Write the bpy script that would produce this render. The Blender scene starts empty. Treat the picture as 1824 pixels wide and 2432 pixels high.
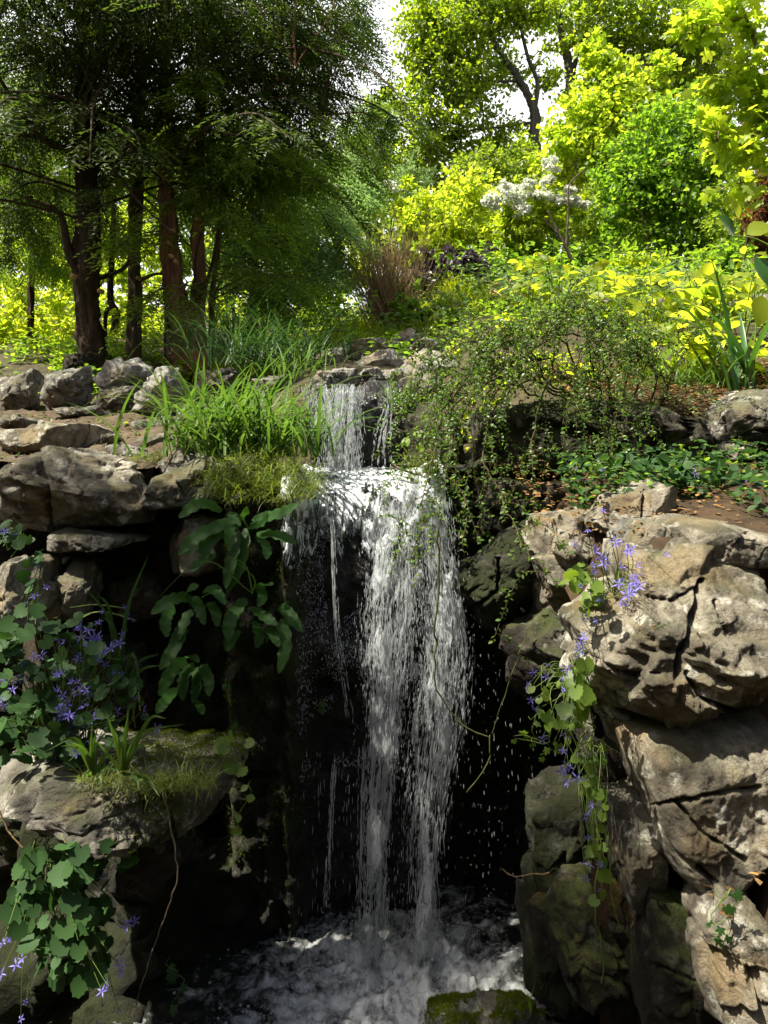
import bpy, bmesh, math
import numpy as np
from math import radians, sin, cos, pi

SC = bpy.context.scene
COL = SC.collection
rng = np.random.default_rng(7)

# ------------------------------------------------------------------ camera, sky, sun, exposure
EYE, HZ, K = 1.71, 1050.0, 0.000565          # eye height (m), horizon row, radians-ish per photo pixel
cam_d = bpy.data.cameras.new("camera")
cam = bpy.data.objects.new("camera", cam_d)
COL.objects.link(cam)
cam.location = (0, 0, EYE)
cam.rotation_euler = (radians(90), 0, 0)
cam_d.sensor_fit = 'AUTO'
cam_d.sensor_width = 36
cam_d.lens = 18 / (1216 * K)
cam_d.shift_y = -(1216 - HZ) / 2432
cam_d.clip_start = 0.05
cam_d.clip_end = 2000
SC.camera = cam

SUN_DIR = np.array([-0.48, -0.14, 0.86]); SUN_DIR /= np.linalg.norm(SUN_DIR)
SUN_EL = math.asin(SUN_DIR[2]); SUN_AZ = math.atan2(SUN_DIR[0], SUN_DIR[1])
w = bpy.data.worlds.new("World"); SC.world = w; w.use_nodes = True
nt = w.node_tree; nt.nodes.clear()
def wn(t, **kw):
    n = nt.nodes.new(t)
    for k, v in kw.items(): setattr(n, k, v)
    return n
sky = wn('ShaderNodeTexSky', sky_type='NISHITA', sun_disc=False, sun_elevation=SUN_EL, sun_rotation=SUN_AZ,
         air_density=1.0, dust_density=4.0, ozone_density=1.0)
tc = wn('ShaderNodeTexCoord'); sep = wn('ShaderNodeSeparateXYZ')
nt.links.new(tc.outputs['Generated'], sep.inputs[0])
noi = wn('ShaderNodeTexNoise'); noi.inputs['Scale'].default_value = 2.2; noi.inputs['Detail'].default_value = 7
nt.links.new(tc.outputs['Generated'], noi.inputs['Vector'])
mr = wn('ShaderNodeMapRange', clamp=True)          # bright cloud bank low down, thinning out overhead
for k, v in (('From Min', 0.45), ('From Max', 0.75), ('To Min', 0.55), ('To Max', -0.25)): mr.inputs[k].default_value = v
nt.links.new(sep.outputs['Z'], mr.inputs['Value'])
ad = wn('ShaderNodeMath', operation='ADD'); nt.links.new(mr.outputs[0], ad.inputs[0]); nt.links.new(noi.outputs['Fac'], ad.inputs[1])
rp = wn('ShaderNodeMapRange', clamp=True); rp.interpolation_type = 'SMOOTHSTEP'
rp.inputs['From Min'].default_value = 0.62; rp.inputs['From Max'].default_value = 0.8
nt.links.new(ad.outputs[0], rp.inputs['Value'])
bg = wn('ShaderNodeBackground'); bg.inputs['Strength'].default_value = 0.06
cl = wn('ShaderNodeBackground'); cl.inputs['Color'].default_value = (0.97, 0.985, 1, 1); cl.inputs['Strength'].default_value = 0.62
nt.links.new(sky.outputs[0], bg.inputs['Color'])
mx = wn('ShaderNodeMixShader'); nt.links.new(rp.outputs[0], mx.inputs[0]); nt.links.new(bg.outputs[0], mx.inputs[1]); nt.links.new(cl.outputs[0], mx.inputs[2])
wo = wn('ShaderNodeOutputWorld'); nt.links.new(mx.outputs[0], wo.inputs['Surface'])

sd = bpy.data.lights.new("sun", 'SUN'); sd.energy = 5.0; sd.angle = radians(0.5); sd.color = (1, 0.94, 0.80)
sun = bpy.data.objects.new("sun", sd); COL.objects.link(sun)
sun.rotation_euler = (math.acos(SUN_DIR[2]), 0, math.atan2(SUN_DIR[0], -SUN_DIR[1]))
sun.location = (0, 0, 30)

SC.view_settings.view_transform = 'Standard'; SC.view_settings.look = 'None'
SC.view_settings.exposure = 1.5; SC.view_settings.gamma = 1; SC.view_settings.use_curve_mapping = False
SC.cycles.use_denoising = True
SC.cycles.max_bounces = 7; SC.cycles.diffuse_bounces = 5; SC.cycles.glossy_bounces = 3
SC.cycles.transmission_bounces = 5; SC.cycles.transparent_max_bounces = 14
SC.cycles.caustics_reflective = False; SC.cycles.caustics_refractive = False
SC.cycles.sample_clamp_indirect = 4

# ------------------------------------------------------------------ helpers
def P(px, py, D):
    return np.array([(px - 912) * K * D, D, EYE - (py - HZ) * K * D])

def PL(pts, D):
    """photo points (with one depth, or px,py,D triples) to world points"""
    return np.array([P(p[0], p[1], p[2] if len(p) > 2 else D) for p in pts])

_pr = np.random.default_rng(99)
_perm = _pr.permutation(256); _perm = np.concatenate([_perm, _perm, _perm])
_val = _pr.random(256) * 2 - 1

def vnoise(p):
    p = np.asarray(p, float)
    i = np.floor(p).astype(int); f = p - i; f = f * f * f * (f * (f * 6 - 15) + 10)
    i &= 255
    def h(a, b, c):
        return _val[_perm[_perm[_perm[(i[:, 0] + a) & 255] + ((i[:, 1] + b) & 255)] + ((i[:, 2] + c) & 255)]]
    x0 = h(0,0,0) * (1 - f[:,0]) + h(1,0,0) * f[:,0]; x1 = h(0,1,0) * (1 - f[:,0]) + h(1,1,0) * f[:,0]
    x2 = h(0,0,1) * (1 - f[:,0]) + h(1,0,1) * f[:,0]; x3 = h(0,1,1) * (1 - f[:,0]) + h(1,1,1) * f[:,0]
    y0 = x0 * (1 - f[:,1]) + x1 * f[:,1]; y1 = x2 * (1 - f[:,1]) + x3 * f[:,1]
    return y0 * (1 - f[:,2]) + y1 * f[:,2]

def fbm(p, o=4, ridged=False):
    s = np.zeros(len(p)); a = 0.5; q = np.asarray(p, float)
    for k in range(o):
        n = vnoise(q + 17.3 * k)
        s += a * ((1 - 2 * np.abs(n)) if ridged else n)
        a *= 0.5; q = q * 2.03
    return s

def smooth(a, b, x):
    t = np.clip((x - a) / (b - a), 0, 1); return t * t * (3 - 2 * t)

def unit(v):
    return v / np.maximum(np.linalg.norm(v, axis=-1, keepdims=True), 1e-9)

def build(name, V, F, mat, parent=None, loc=None, smooth_=True):
    """V (n,3) world points, F a list of (m,3)/(m,4) index arrays -> ONE mesh object"""
    V = np.asarray(V, np.float64)
    if not isinstance(F, (list, tuple)): F = [F]
    F = [np.asarray(f, np.int32) for f in F if len(f)]
    o_loc = np.zeros(3)
    if loc is not None: o_loc = np.asarray(loc, float)
    elif parent is not None: o_loc = np.array(parent.location)
    me = bpy.data.meshes.new(name)
    me.vertices.add(len(V)); me.vertices.foreach_set('co', (V - o_loc).astype(np.float32).ravel())
    tot = np.concatenate([np.full(len(f), f.shape[1], np.int32) for f in F])
    idx = np.concatenate([f.ravel() for f in F])
    me.loops.add(len(idx)); me.loops.foreach_set('vertex_index', idx)
    st = np.concatenate([[0], np.cumsum(tot)[:-1]]).astype(np.int32)
    me.polygons.add(len(tot)); me.polygons.foreach_set('loop_start', st); me.polygons.foreach_set('loop_total', tot)
    me.polygons.foreach_set('use_smooth', np.full(len(tot), smooth_))
    me.update(calc_edges=True)
    mats = mat if isinstance(mat, (list, tuple)) else [mat]
    for m in mats: me.materials.append(m)
    o = bpy.data.objects.new(name, me); COL.objects.link(o)
    if parent is not None: o.parent = parent
    else: o.location = o_loc
    return o

def tag(o, label=None, cat=None, group=None, kind=None):
    if label: o['label'] = label
    if cat: o['category'] = cat
    if group: o['group'] = group
    if kind: o['kind'] = kind
    return o

def thing(name, label, cat, loc, group=None):
    o = bpy.data.objects.new(name, None); o.empty_display_size = 0.05
    COL.objects.link(o); o.location = tuple(float(v) for v in loc)
    return tag(o, label, cat, group)

def merge(parts):
    """[(V, [F..])] -> V, [F..]"""
    Vs, Fs, n = [], {3: [], 4: []}, 0
    for V, F in parts:
        if not isinstance(F, (list, tuple)): F = [F]
        Vs.append(V)
        for f in F:
            f = np.asarray(f)
            if len(f): Fs[f.shape[1]].append(f + n)
        n += len(V)
    return np.concatenate(Vs), [np.concatenate(v) for v in Fs.values() if v]

def tube(pts, r, sides=6, cap=True):
    pts = np.asarray(pts, float); n = len(pts)
    r = np.broadcast_to(np.asarray(r, float), (n,))
    t = unit(np.gradient(pts, axis=0))
    up = np.tile([0.13, 0.07, 1.0], (n, 1)); up[np.abs(t[:, 2]) > 0.9] = [1, 0.1, 0]
    s = unit(np.cross(t, up)); b = np.cross(s, t)
    for i in range(1, n):                       # keep the frame from flipping
        if np.dot(s[i], s[i-1]) < 0 or abs(np.dot(s[i], s[i-1])) < .7:
            s[i] = s[i-1] - t[i] * np.dot(s[i-1], t[i]); s[i] /= max(np.linalg.norm(s[i]), 1e-6); b[i] = np.cross(s[i], t[i])
    a = np.linspace(0, 2 * pi, sides, endpoint=False)
    V = pts[:, None] + r[:, None, None] * (np.cos(a)[None, :, None] * s[:, None] + np.sin(a)[None, :, None] * b[:, None])
    V = V.reshape(-1, 3)
    i = np.arange(n - 1)[:, None] * sides; j = np.arange(sides)[None]
    q = np.stack([i + j, i + (j + 1) % sides, i + sides + (j + 1) % sides, i + sides + j], -1).reshape(-1, 4)
    F = [q]
    if cap:
        V = np.concatenate([V, pts[-1:] + t[-1:] * r[-1]])
        k = (n - 1) * sides
        F.append(np.array([[k + m, k + (m + 1) % sides, n * sides] for m in range(sides)]))
    return V, F

def spline(pts, n=24):
    pts = np.asarray(pts, float)
    if len(pts) < 3:
        return pts[0] + (pts[-1] - pts[0]) * np.linspace(0, 1, n)[:, None]
    p = np.concatenate([[2 * pts[0] - pts[1]], pts, [2 * pts[-1] - pts[-2]]])
    u = np.linspace(0, len(pts) - 1 - 1e-6, n); i = u.astype(int); f = (u - i)[:, None]
    a, b, c, d = p[i], p[i+1], p[i+2], p[i+3]
    return 0.5 * (2*b + (c-a)*f + (2*a-5*b+4*c-d)*f**2 + (3*b-a-3*c+d)*f**3)

def rvec(n):
    v = rng.normal(size=(n, 3)); return unit(v)

# leaf templates: x across, y along, z out of the blade
def T(v, f3=(), f4=()):
    return np.array(v, float), [np.array(f, int).reshape(-1, k) for f, k in ((f3, 3), (f4, 4)) if len(f)]
T_QUAD = T([(0,0,0), (.5,.45,.10), (0,1,-.05), (-.5,.45,.10)], f4=[(0,1,2,3)])
T_BLADE = T([(-.5,0,0), (.5,0,0), (.35,.6,.03), (0,1,-.06), (-.35,.6,.03)], f3=[(0,1,2),(0,2,4),(2,3,4)])
T_OVATE = T([(0,0,0), (.36,.22,.06), (.5,.45,.08), (.36,.72,.03), (0,1,-.12), (-.36,.72,.03), (-.5,.45,.08), (-.36,.22,.06), (0,.4,0), (0,.72,-.02)],
            f3=[(0,1,8),(1,2,8),(2,9,8),(2,3,9),(3,4,9),(4,5,9),(5,6,9),(6,8,9),(6,7,8),(7,0,8)])
def fan(radii_angles, cy, cup):
    """closed outline round (0,cy) given as polar list -> template with a raised rim"""
    v = [(0, cy, 0)]
    for r, a in radii_angles: v.append((r * sin(a), cy + r * cos(a), cup * r))
    n = len(radii_angles)
    return T(v, f3=[(0, 1 + k, 1 + (k + 1) % n) for k in range(n)])
def _scallop(n=22, notch=.34):
    out = []
    for k in range(n):
        a = 2 * pi * k / n; r = .5 * (1 + (.07 if k % 2 else -.05))
        d = abs(a - pi)
        if d < .5: r *= notch + (1 - notch) * (d / .5) ** .7
        if a < .35 or a > 2 * pi - .35: r *= 1.12
        out.append((r, a))
    return out
T_ROUND = fan(_scallop(), .48, .12)
T_MAPLE = fan([(.55,0),(.40,.22),(.42,.45),(.24,.62),(.50,.95),(.40,1.25),(.28,1.45),(.42,1.85),(.30,2.3),(.12,pi),(.30,-2.3),(.42,-1.85),(.28,-1.45),(.40,-1.25),(.50,-.95),(.24,-.62),(.42,-.45),(.40,-.22)], .42, -.1)
T_CROSS = T([(0,0,0), (.12,.3,0), (.5,.5,.05), (.14,.55,0), (0,1,-.05), (-.14,.55,0), (-.5,.5,.05), (-.12,.3,0)], f3=[(0,1,7),(1,2,3),(1,3,7),(3,4,5),(3,5,7),(5,6,7)])

def leaves(tmpl, pos, d, nrm, L, W):
    """one leaf of template per row: base pos, direction d, normal nrm, length L, width W"""
    TV, TF = tmpl; n = len(pos)
    d = unit(d); s = unit(np.cross(d, nrm)); nn = np.cross(s, d)
    L = np.broadcast_to(np.asarray(L, float), (n,))[:, None, None]; W = np.broadcast_to(np.asarray(W, float), (n,))[:, None, None]
    V = pos[:, None] + s[:, None] * TV[None, :, 0:1] * W + d[:, None] * TV[None, :, 1:2] * L + nn[:, None] * TV[None, :, 2:3] * L
    off = (np.arange(n) * len(TV))[:, None, None]
    return V.reshape(-1, 3), [(f[None] + off).reshape(-1, f.shape[1]) for f in TF]

def blades(base, az, e0, bend, L, W, seg=7, fold=.25, twist=0.0):
    """arching grass blades, all arrays of length n: azimuth, start elevation, total bend, length, width"""
    n = len(base); t = np.linspace(0, 1, seg + 1)
    ang = e0[:, None] - bend[:, None] * t[None] ** 1.4
    h = np.cumsum(np.cos(ang), 1) / seg; z = np.cumsum(np.sin(ang), 1) / seg
    h -= h[:, :1]; z -= z[:, :1]
    c = np.stack([np.cos(az), np.sin(az), np.zeros(n)], 1)
    side0 = np.stack([-np.sin(az), np.cos(az), np.zeros(n)], 1)
    ctr = base[:, None] + c[:, None] * (h * L[:, None])[..., None] + np.array([0, 0, 1.]) * (z * L[:, None])[..., None]
    ctr = ctr + side0[:, None] * (twist * rng.normal(size=n)[:, None] * t[None] ** 2 * L[:, None])[..., None]
    prof = np.minimum(1, .55 + 1.5 * t) * (1 - t ** 2.2) + .02
    nrm = -c[:, None] * np.sin(ang)[..., None] + np.array([0, 0, 1.]) * np.cos(ang)[..., None]
    sw = side0[:, None] * (prof[None] * W[:, None] * .5)[..., None]
    up = nrm * (prof[None] * W[:, None] * .5 * fold)[..., None]
    V = np.stack([ctr - sw + up, ctr, ctr + sw + up], 2)          # n, seg+1, 3, xyz
    m = (seg + 1) * 3
    q = []
    for k in range(seg):
        for a in (0, 1): q.append((k*3+a, k*3+a+1, (k+1)*3+a+1, (k+1)*3+a))
    q = np.array(q)
    return V.reshape(-1, 3), [(q[None] + (np.arange(n) * m)[:, None, None]).reshape(-1, 4)]

# ------------------------------------------------------------------ materials
def new_mat(name):
    m = bpy.data.materials.new(name); m.use_nodes = True
    t = m.node_tree; t.nodes.clear()
    return m, t
def nd(t, kind, ins=None, **kw):
    n = t.nodes.new(kind)
    for k, v in kw.items(): setattr(n, k, v)
    for k, v in (ins or {}).items():
        if hasattr(v, 'is_linked') or isinstance(v, bpy.types.NodeSocket): t.links.new(v, n.inputs[k])
        else: n.inputs[k].default_value = v
    return n
def ramp(t, fac, stops):
    n = t.nodes.new('ShaderNodeValToRGB'); t.links.new(fac, n.inputs[0])
    e = n.color_ramp.elements
    while len(e) < len(stops): e.new(0.5)
    for k, (p, c) in enumerate(stops):
        e[k].position = p; e[k].color = (*c, 1) if len(c) == 3 else c
    return n.outputs[0]
def rgb(c): return (*c, 1)
def mixc(t, fac, a, b):
    n = t.nodes.new('ShaderNodeMix'); n.data_type = 'RGBA'
    for k, v in ((0, fac), (6, a), (7, b)):
        if isinstance(v, bpy.types.NodeSocket): t.links.new(v, n.inputs[k])
        else: n.inputs[k].default_value = v if k == 0 else rgb(v)
    return n.outputs[2]
def rng_map(t, v, a, b, lo=0., hi=1.):
    n = nd(t, 'ShaderNodeMapRange', {'Value': v, 'From Min': a, 'From Max': b, 'To Min': lo, 'To Max': hi}, clamp=True, interpolation_type='SMOOTHSTEP')
    return n.outputs[0]

def leaf_mat(name, c_lo, c_hi, trans, tf=.5, rough=.45, spec=.35, extra=None):
    """leaf: reflecting colour varies leaf by leaf, light shining through takes the trans colour"""
    m, t = new_mat(name)
    g = nd(t, 'ShaderNodeNewGeometry')
    r = g.outputs['Random Per Island']
    stops = [(0, c_lo), (.75, c_hi)]
    if extra: stops += [(.93, c_hi), (1.0, extra)]
    col = ramp(t, r, stops)
    tlo = (trans[0] * .42, trans[1] * .58, trans[2] * .6)
    tcol = ramp(t, r, [(0, tlo), (1, trans)])
    b = nd(t, 'ShaderNodeBsdfPrincipled', {'Base Color': col, 'Roughness': rough, 'Specular IOR Level': spec})
    tr = nd(t, 'ShaderNodeBsdfTranslucent', {'Color': tcol})
    mx = nd(t, 'ShaderNodeMixShader', {0: tf, 1: b.outputs[0], 2: tr.outputs[0]})
    nd(t, 'ShaderNodeOutputMaterial', {'Surface': mx.outputs[0]})
    return m

def bark_mat(name, a, b, zs=.18, scale=14, moss=0., bump=.6):
    m, t = new_mat(name)
    c = nd(t, 'ShaderNodeTexCoord')
    mp = nd(t, 'ShaderNodeMapping', {'Vector': c.outputs['Object'], 'Scale': (1, 1, zs)})
    n = nd(t, 'ShaderNodeTexNoise', {'Vector': mp.outputs[0], 'Scale': scale, 'Detail': 8, 'Roughness': .7})
    n2 = nd(t, 'ShaderNodeTexNoise', {'Vector': c.outputs['Object'], 'Scale': 3, 'Detail': 4})
    col = ramp(t, n.outputs['Fac'], [(.3, a), (.7, b)])
    if moss:
        col = mixc(t, rng_map(t, n2.outputs['Fac'], .5, .7, 0, moss), col, (.05, .07, .015))
    bp = nd(t, 'ShaderNodeBump', {'Height': n.outputs['Fac'], 'Strength': bump, 'Distance': .03})
    p = nd(t, 'ShaderNodeBsdfPrincipled', {'Base Color': col, 'Roughness': .9, 'Specular IOR Level': .2, 'Normal': bp.outputs[0]})
    nd(t, 'ShaderNodeOutputMaterial', {'Surface': p.outputs[0]})
    return m

def rock_mat(name, dark, mid, light, lichen=.35, moss=.3, scale=1., rough=.88, mossc=(.055, .075, .012), bump=.7, lich=(.55, .53, .45), up0=.35):
    m, t = new_mat(name)
    c = nd(t, 'ShaderNodeTexCoord'); v = c.outputs['Object']
    oi = nd(t, 'ShaderNodeObjectInfo')
    n1 = nd(t, 'ShaderNodeTexNoise', {'Vector': v, 'Scale': 3.2 * scale, 'Detail': 9, 'Roughness': .62, 'Distortion': .6})
    n2 = nd(t, 'ShaderNodeTexNoise', {'Vector': v, 'Scale': 17 * scale, 'Detail': 9, 'Roughness': .72})
    n3 = nd(t, 'ShaderNodeTexNoise', {'Vector': v, 'Scale': 75 * scale, 'Detail': 5, 'Roughness': .7})
    col = ramp(t, n1.outputs['Fac'], [(.38, dark), (.5, mid), (.62, light)])
    col = mixc(t, rng_map(t, n2.outputs['Fac'], .46, .64, 0, .8), col, tuple(.3 * x for x in mid))
    # ochre iron staining
    n4 = nd(t, 'ShaderNodeTexNoise', {'Vector': v, 'Scale': 4.5 * scale, 'Detail': 5, 'W': 1.0}, noise_dimensions='4D')
    col = mixc(t, rng_map(t, n4.outputs['Fac'], .52, .7, 0, .5), col, (mid[0] * 1.15, mid[1] * .88, mid[2] * .5))
    # pale lichen rosettes: warped cells broken up by fine noise
    dn = nd(t, 'ShaderNodeTexNoise', {'Vector': v, 'Scale': 22 * scale, 'Detail': 5})
    wv = nd(t, 'ShaderNodeMix', {0: .09, 4: v, 5: dn.outputs['Color']}, data_type='VECTOR')
    vo = nd(t, 'ShaderNodeTexVoronoi', {'Vector': wv.outputs[1], 'Scale': 16 * scale, 'Randomness': 1.0})
    spot = rng_map(t, vo.outputs['Distance'], .22, .40, 1, 0)
    n5 = nd(t, 'ShaderNodeTexNoise', {'Vector': v, 'Scale': 6.5 * scale, 'Detail': 7, 'Roughness': .65, 'W': 4.0}, noise_dimensions='4D')
    lf = nd(t, 'ShaderNodeMath', {0: spot, 1: rng_map(t, n5.outputs['Fac'], .44, .53)}, operation='MULTIPLY')
    lp = nd(t, 'ShaderNodeMath', {0: lf.outputs[0], 1: rng_map(t, n5.outputs['Fac'], .57, .63)}, operation='MAXIMUM')
    ls = nd(t, 'ShaderNodeMath', {0: lp.outputs[0], 1: rng_map(t, n3.outputs['Fac'], .38, .5, .15, 1)}, operation='MULTIPLY')
    lg = nd(t, 'ShaderNodeMath', {0: ls.outputs[0], 1: lichen}, operation='MULTIPLY')
    col = mixc(t, lg.outputs[0], col, lich)
    g = nd(t, 'ShaderNodeNewGeometry'); sx = nd(t, 'ShaderNodeSeparateXYZ', {0: g.outputs['Normal']})
    up = rng_map(t, sx.outputs['Z'], up0, up0 + .5)
    mm = nd(t, 'ShaderNodeMath', {0: up, 1: rng_map(t, n4.outputs['Fac'], .44, .58, 0, moss)}, operation='MULTIPLY')
    mv = mixc(t, n3.outputs['Fac'], tuple(.5 * x for x in mossc), tuple(1.5 * x for x in mossc))
    col = mixc(t, mm.outputs[0], col, mv)
    # fractures: thin dark lines between warped plates, showing only here and there
    dk = nd(t, 'ShaderNodeTexNoise', {'Vector': v, 'Scale': 5 * scale, 'Detail': 6})
    wk = nd(t, 'ShaderNodeMix', {0: .22, 4: v, 5: dk.outputs['Color']}, data_type='VECTOR')
    vk = nd(t, 'ShaderNodeTexVoronoi', {'Vector': wk.outputs[1], 'Scale': 5.5 * scale}, feature='DISTANCE_TO_EDGE')
    ck = nd(t, 'ShaderNodeMath', {0: rng_map(t, vk.outputs['Distance'], .004, .03, 1, 0), 1: rng_map(t, n4.outputs['Fac'], .42, .52, 1, 0)}, operation='MULTIPLY')
    col = mixc(t, ck.outputs[0], col, tuple(.15 * x for x in dark))
    # mineral grain
    n6 = nd(t, 'ShaderNodeTexNoise', {'Vector': v, 'Scale': 240 * scale, 'Detail': 3, 'Roughness': .8})
    col = mixc(t, rng_map(t, n6.outputs['Fac'], .5, .68, 0, .55), col, tuple(.35 * x for x in mid))
    h0 = nd(t, 'ShaderNodeMath', {0: n2.outputs['Fac'], 1: n1.outputs['Fac']}, operation='ADD')
    h1 = nd(t, 'ShaderNodeMath', {0: h0.outputs[0], 1: ck.outputs[0]}, operation='SUBTRACT')
    b1 = nd(t, 'ShaderNodeBump', {'Height': h1.outputs[0], 'Strength': bump, 'Distance': .05})
    b2 = nd(t, 'ShaderNodeBump', {'Height': n3.outputs['Fac'], 'Strength': bump, 'Distance': .012, 'Normal': b1.outputs[0]})
    p = nd(t, 'ShaderNodeBsdfPrincipled', {'Base Color': col, 'Roughness': rough, 'Specular IOR Level': .3, 'Normal': b2.outputs[0]})
    nd(t, 'ShaderNodeOutputMaterial', {'Surface': p.outputs[0]})
    return m

def wet_mat(name, a, b, rough=.16, bscale=48, stretch=(1, 1, .6), bump=1.0, dist=.035, moss=0., spec=.6):
    """dark rock under a running film of water"""
    m, t = new_mat(name)
    c = nd(t, 'ShaderNodeTexCoord'); v = c.outputs['Object']
    mp = nd(t, 'ShaderNodeMapping', {'Vector': v, 'Scale': stretch})
    n1 = nd(t, 'ShaderNodeTexNoise', {'Vector': v, 'Scale': 6, 'Detail': 7, 'Roughness': .65})
    n2 = nd(t, 'ShaderNodeTexNoise', {'Vector': mp.outputs[0], 'Scale': bscale, 'Detail': 6, 'Roughness': .7, 'Distortion': .8})
    col = ramp(t, n1.outputs['Fac'], [(.3, a), (.7, b)])
    if moss:
        sx = nd(t, 'ShaderNodeSeparateXYZ', {0: v})
        col = mixc(t, rng_map(t, n1.outputs['Fac'], .5, .6, 0, moss), col, (.035, .05, .008))
    bp = nd(t, 'ShaderNodeBump', {'Height': n2.outputs['Fac'], 'Strength': bump, 'Distance': dist})
    b0 = nd(t, 'ShaderNodeBump', {'Height': n1.outputs['Fac'], 'Strength': .6, 'Distance': .05, 'Normal': bp.outputs[0]})
    p = nd(t, 'ShaderNodeBsdfPrincipled', {'Base Color': col, 'Roughness': rough, 'Specular IOR Level': spec, 'Normal': b0.outputs[0]})
    nd(t, 'ShaderNodeOutputMaterial', {'Surface': p.outputs[0]})
    return m

def plain_mat(name, a, b, scale=8, rough=.9, bump=.3, dist=.02, detail=6):
    m, t = new_mat(name)
    c = nd(t, 'ShaderNodeTexCoord')
    n = nd(t, 'ShaderNodeTexNoise', {'Vector': c.outputs['Object'], 'Scale': scale, 'Detail': detail, 'Roughness': .65})
    bp = nd(t, 'ShaderNodeBump', {'Height': n.outputs['Fac'], 'Strength': bump, 'Distance': dist})
    p = nd(t, 'ShaderNodeBsdfPrincipled', {'Base Color': ramp(t, n.outputs['Fac'], [(.3, a), (.7, b)]), 'Roughness': rough, 'Specular IOR Level': .25, 'Normal': bp.outputs[0]})
    nd(t, 'ShaderNodeOutputMaterial', {'Surface': p.outputs[0]})
    return m

M = {}
M['rock_warm'] = rock_mat('rock_warm', (.065, .055, .04), (.25, .22, .165), (.46, .42, .335), lichen=.75, moss=.25)
M['rock_grey'] = rock_mat('rock_grey', (.055, .05, .04), (.175, .16, .13), (.34, .315, .27), lichen=.7, moss=.4)
M['rock_pale'] = rock_mat('rock_pale', (.085, .08, .066), (.22, .208, .18), (.38, .365, .325), lichen=.7, moss=.3)
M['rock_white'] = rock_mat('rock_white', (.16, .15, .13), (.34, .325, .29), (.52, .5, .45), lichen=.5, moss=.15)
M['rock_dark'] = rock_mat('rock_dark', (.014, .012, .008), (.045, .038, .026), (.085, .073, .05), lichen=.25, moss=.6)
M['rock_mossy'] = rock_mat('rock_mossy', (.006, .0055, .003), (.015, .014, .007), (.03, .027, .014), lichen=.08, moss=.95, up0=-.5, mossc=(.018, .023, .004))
M['rock_ochre'] = rock_mat('rock_ochre', (.008, .007, .003), (.02, .018, .008), (.10, .072, .016), lichen=.12, moss=.7)
M['wet'] = wet_mat('wet_rock', (.012, .012, .011), (.05, .046, .04), rough=.2)
M['wet_moss'] = wet_mat('wet_mossy_rock', (.008, .008, .005), (.035, .03, .018), rough=.5, bscale=35, stretch=(1, 1, .8), moss=.9, spec=.35)
M['soil'] = plain_mat('soil', (.016, .010, .005), (.065, .04, .019), scale=14, bump=.8)
M['dirt'] = plain_mat('dirt_path', (.03, .021, .012), (.11, .08, .048), scale=13, bump=.6)
M['ground'] = plain_mat('ground_cover_soil', (.018, .016, .008), (.075, .06, .028), scale=12, bump=.8)

# ------------------------------------------------------------------ the lie of the land
_ys = np.array([3.05, 3.3, 3.6, 3.75, 4.0, 4.5, 5.0, 6.0, 8.0, 12., 25., 80., 400.])
_hl = np.array([1.61, 1.60, 1.615, 1.635, 1.69, 1.80, 1.90, 2.20, 2.75, 3.7, 6.2, 10., 14.])
_hc = np.array([1.53, 1.53, 1.54, 1.90, 2.03, 2.14, 2.24, 2.45, 2.88, 3.6, 6.4, 11., 14.])
_hr = np.array([1.80, 1.92, 2.02, 2.08, 2.18, 2.36, 2.52, 2.80, 3.36, 4.4, 7.6, 12., 14.])
def H(x, y):
    x = np.asarray(x, float); y = np.asarray(y, float)
    wl = 1 - smooth(-1.15, -.25, x); wr = smooth(.2, .75, x)
    h = np.interp(y, _ys, _hl) * wl + np.interp(y, _ys, _hc) * (1 - wl - wr) + np.interp(y, _ys, _hr) * wr
    q = np.stack([x * .9, y * .9, np.zeros_like(x)], -1).reshape(-1, 3)
    n = fbm(q, 4).reshape(x.shape)
    return h + n * .10 * smooth(3.0, 4.2, y)

def grid_faces(nu, nv):
    i = np.arange(nu - 1)[:, None] * nv; j = np.arange(nv - 1)[None]
    return np.stack([i + j, i + nv + j, i + nv + j + 1, i + j + 1], -1).reshape(-1, 4)

# ground: one sheet from behind the camera, under the pool, up a step behind the rock face, to the horizon
gx = np.sinh(np.linspace(-7.6, 7.6, 161)) * .2
gy = np.concatenate([[-200, -40, -10, -3, 0, 1.5, 2.5, 3.0, 3.04], np.linspace(3.05, 9, 90), np.geomspace(9.2, 400, 50)])
GX, GY = np.meshgrid(gx, gy, indexing='ij')
GZ = np.where(GY < 3.045, -.35, H(GX, np.maximum(GY, 3.05)))
tag(build('ground', np.stack([GX, GY, GZ], -1).reshape(-1, 3), grid_faces(*GX.shape), M['ground'], loc=(0, 0, 0)), kind='structure')

# dirt path on the left bank
px_ = np.linspace(-3.3, -.95, 80); py_ = np.linspace(2.72, 5.2, 110)
PX, PY = np.meshgrid(px_, py_, indexing='ij')
PXw = PX + .12 * np.sin(PY * 3)
pq = np.stack([PXw, PY, PXw * 0], -1).reshape(-1, 3)
PZ = H(PXw, np.maximum(PY, 3.05)) + .012 + (.05 * fbm(pq * 5, 4) + .05 * np.maximum(fbm(pq * 9 + 4, 4, True) - .5, 0) + .012 * fbm(pq * 40, 2)).reshape(PX.shape)
tag(build('path', np.stack([PXw, PY, PZ], -1).reshape(-1, 3), grid_faces(*PX.shape), M['dirt'], loc=(-1.8, 4, 1.8)), kind='structure')

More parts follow.
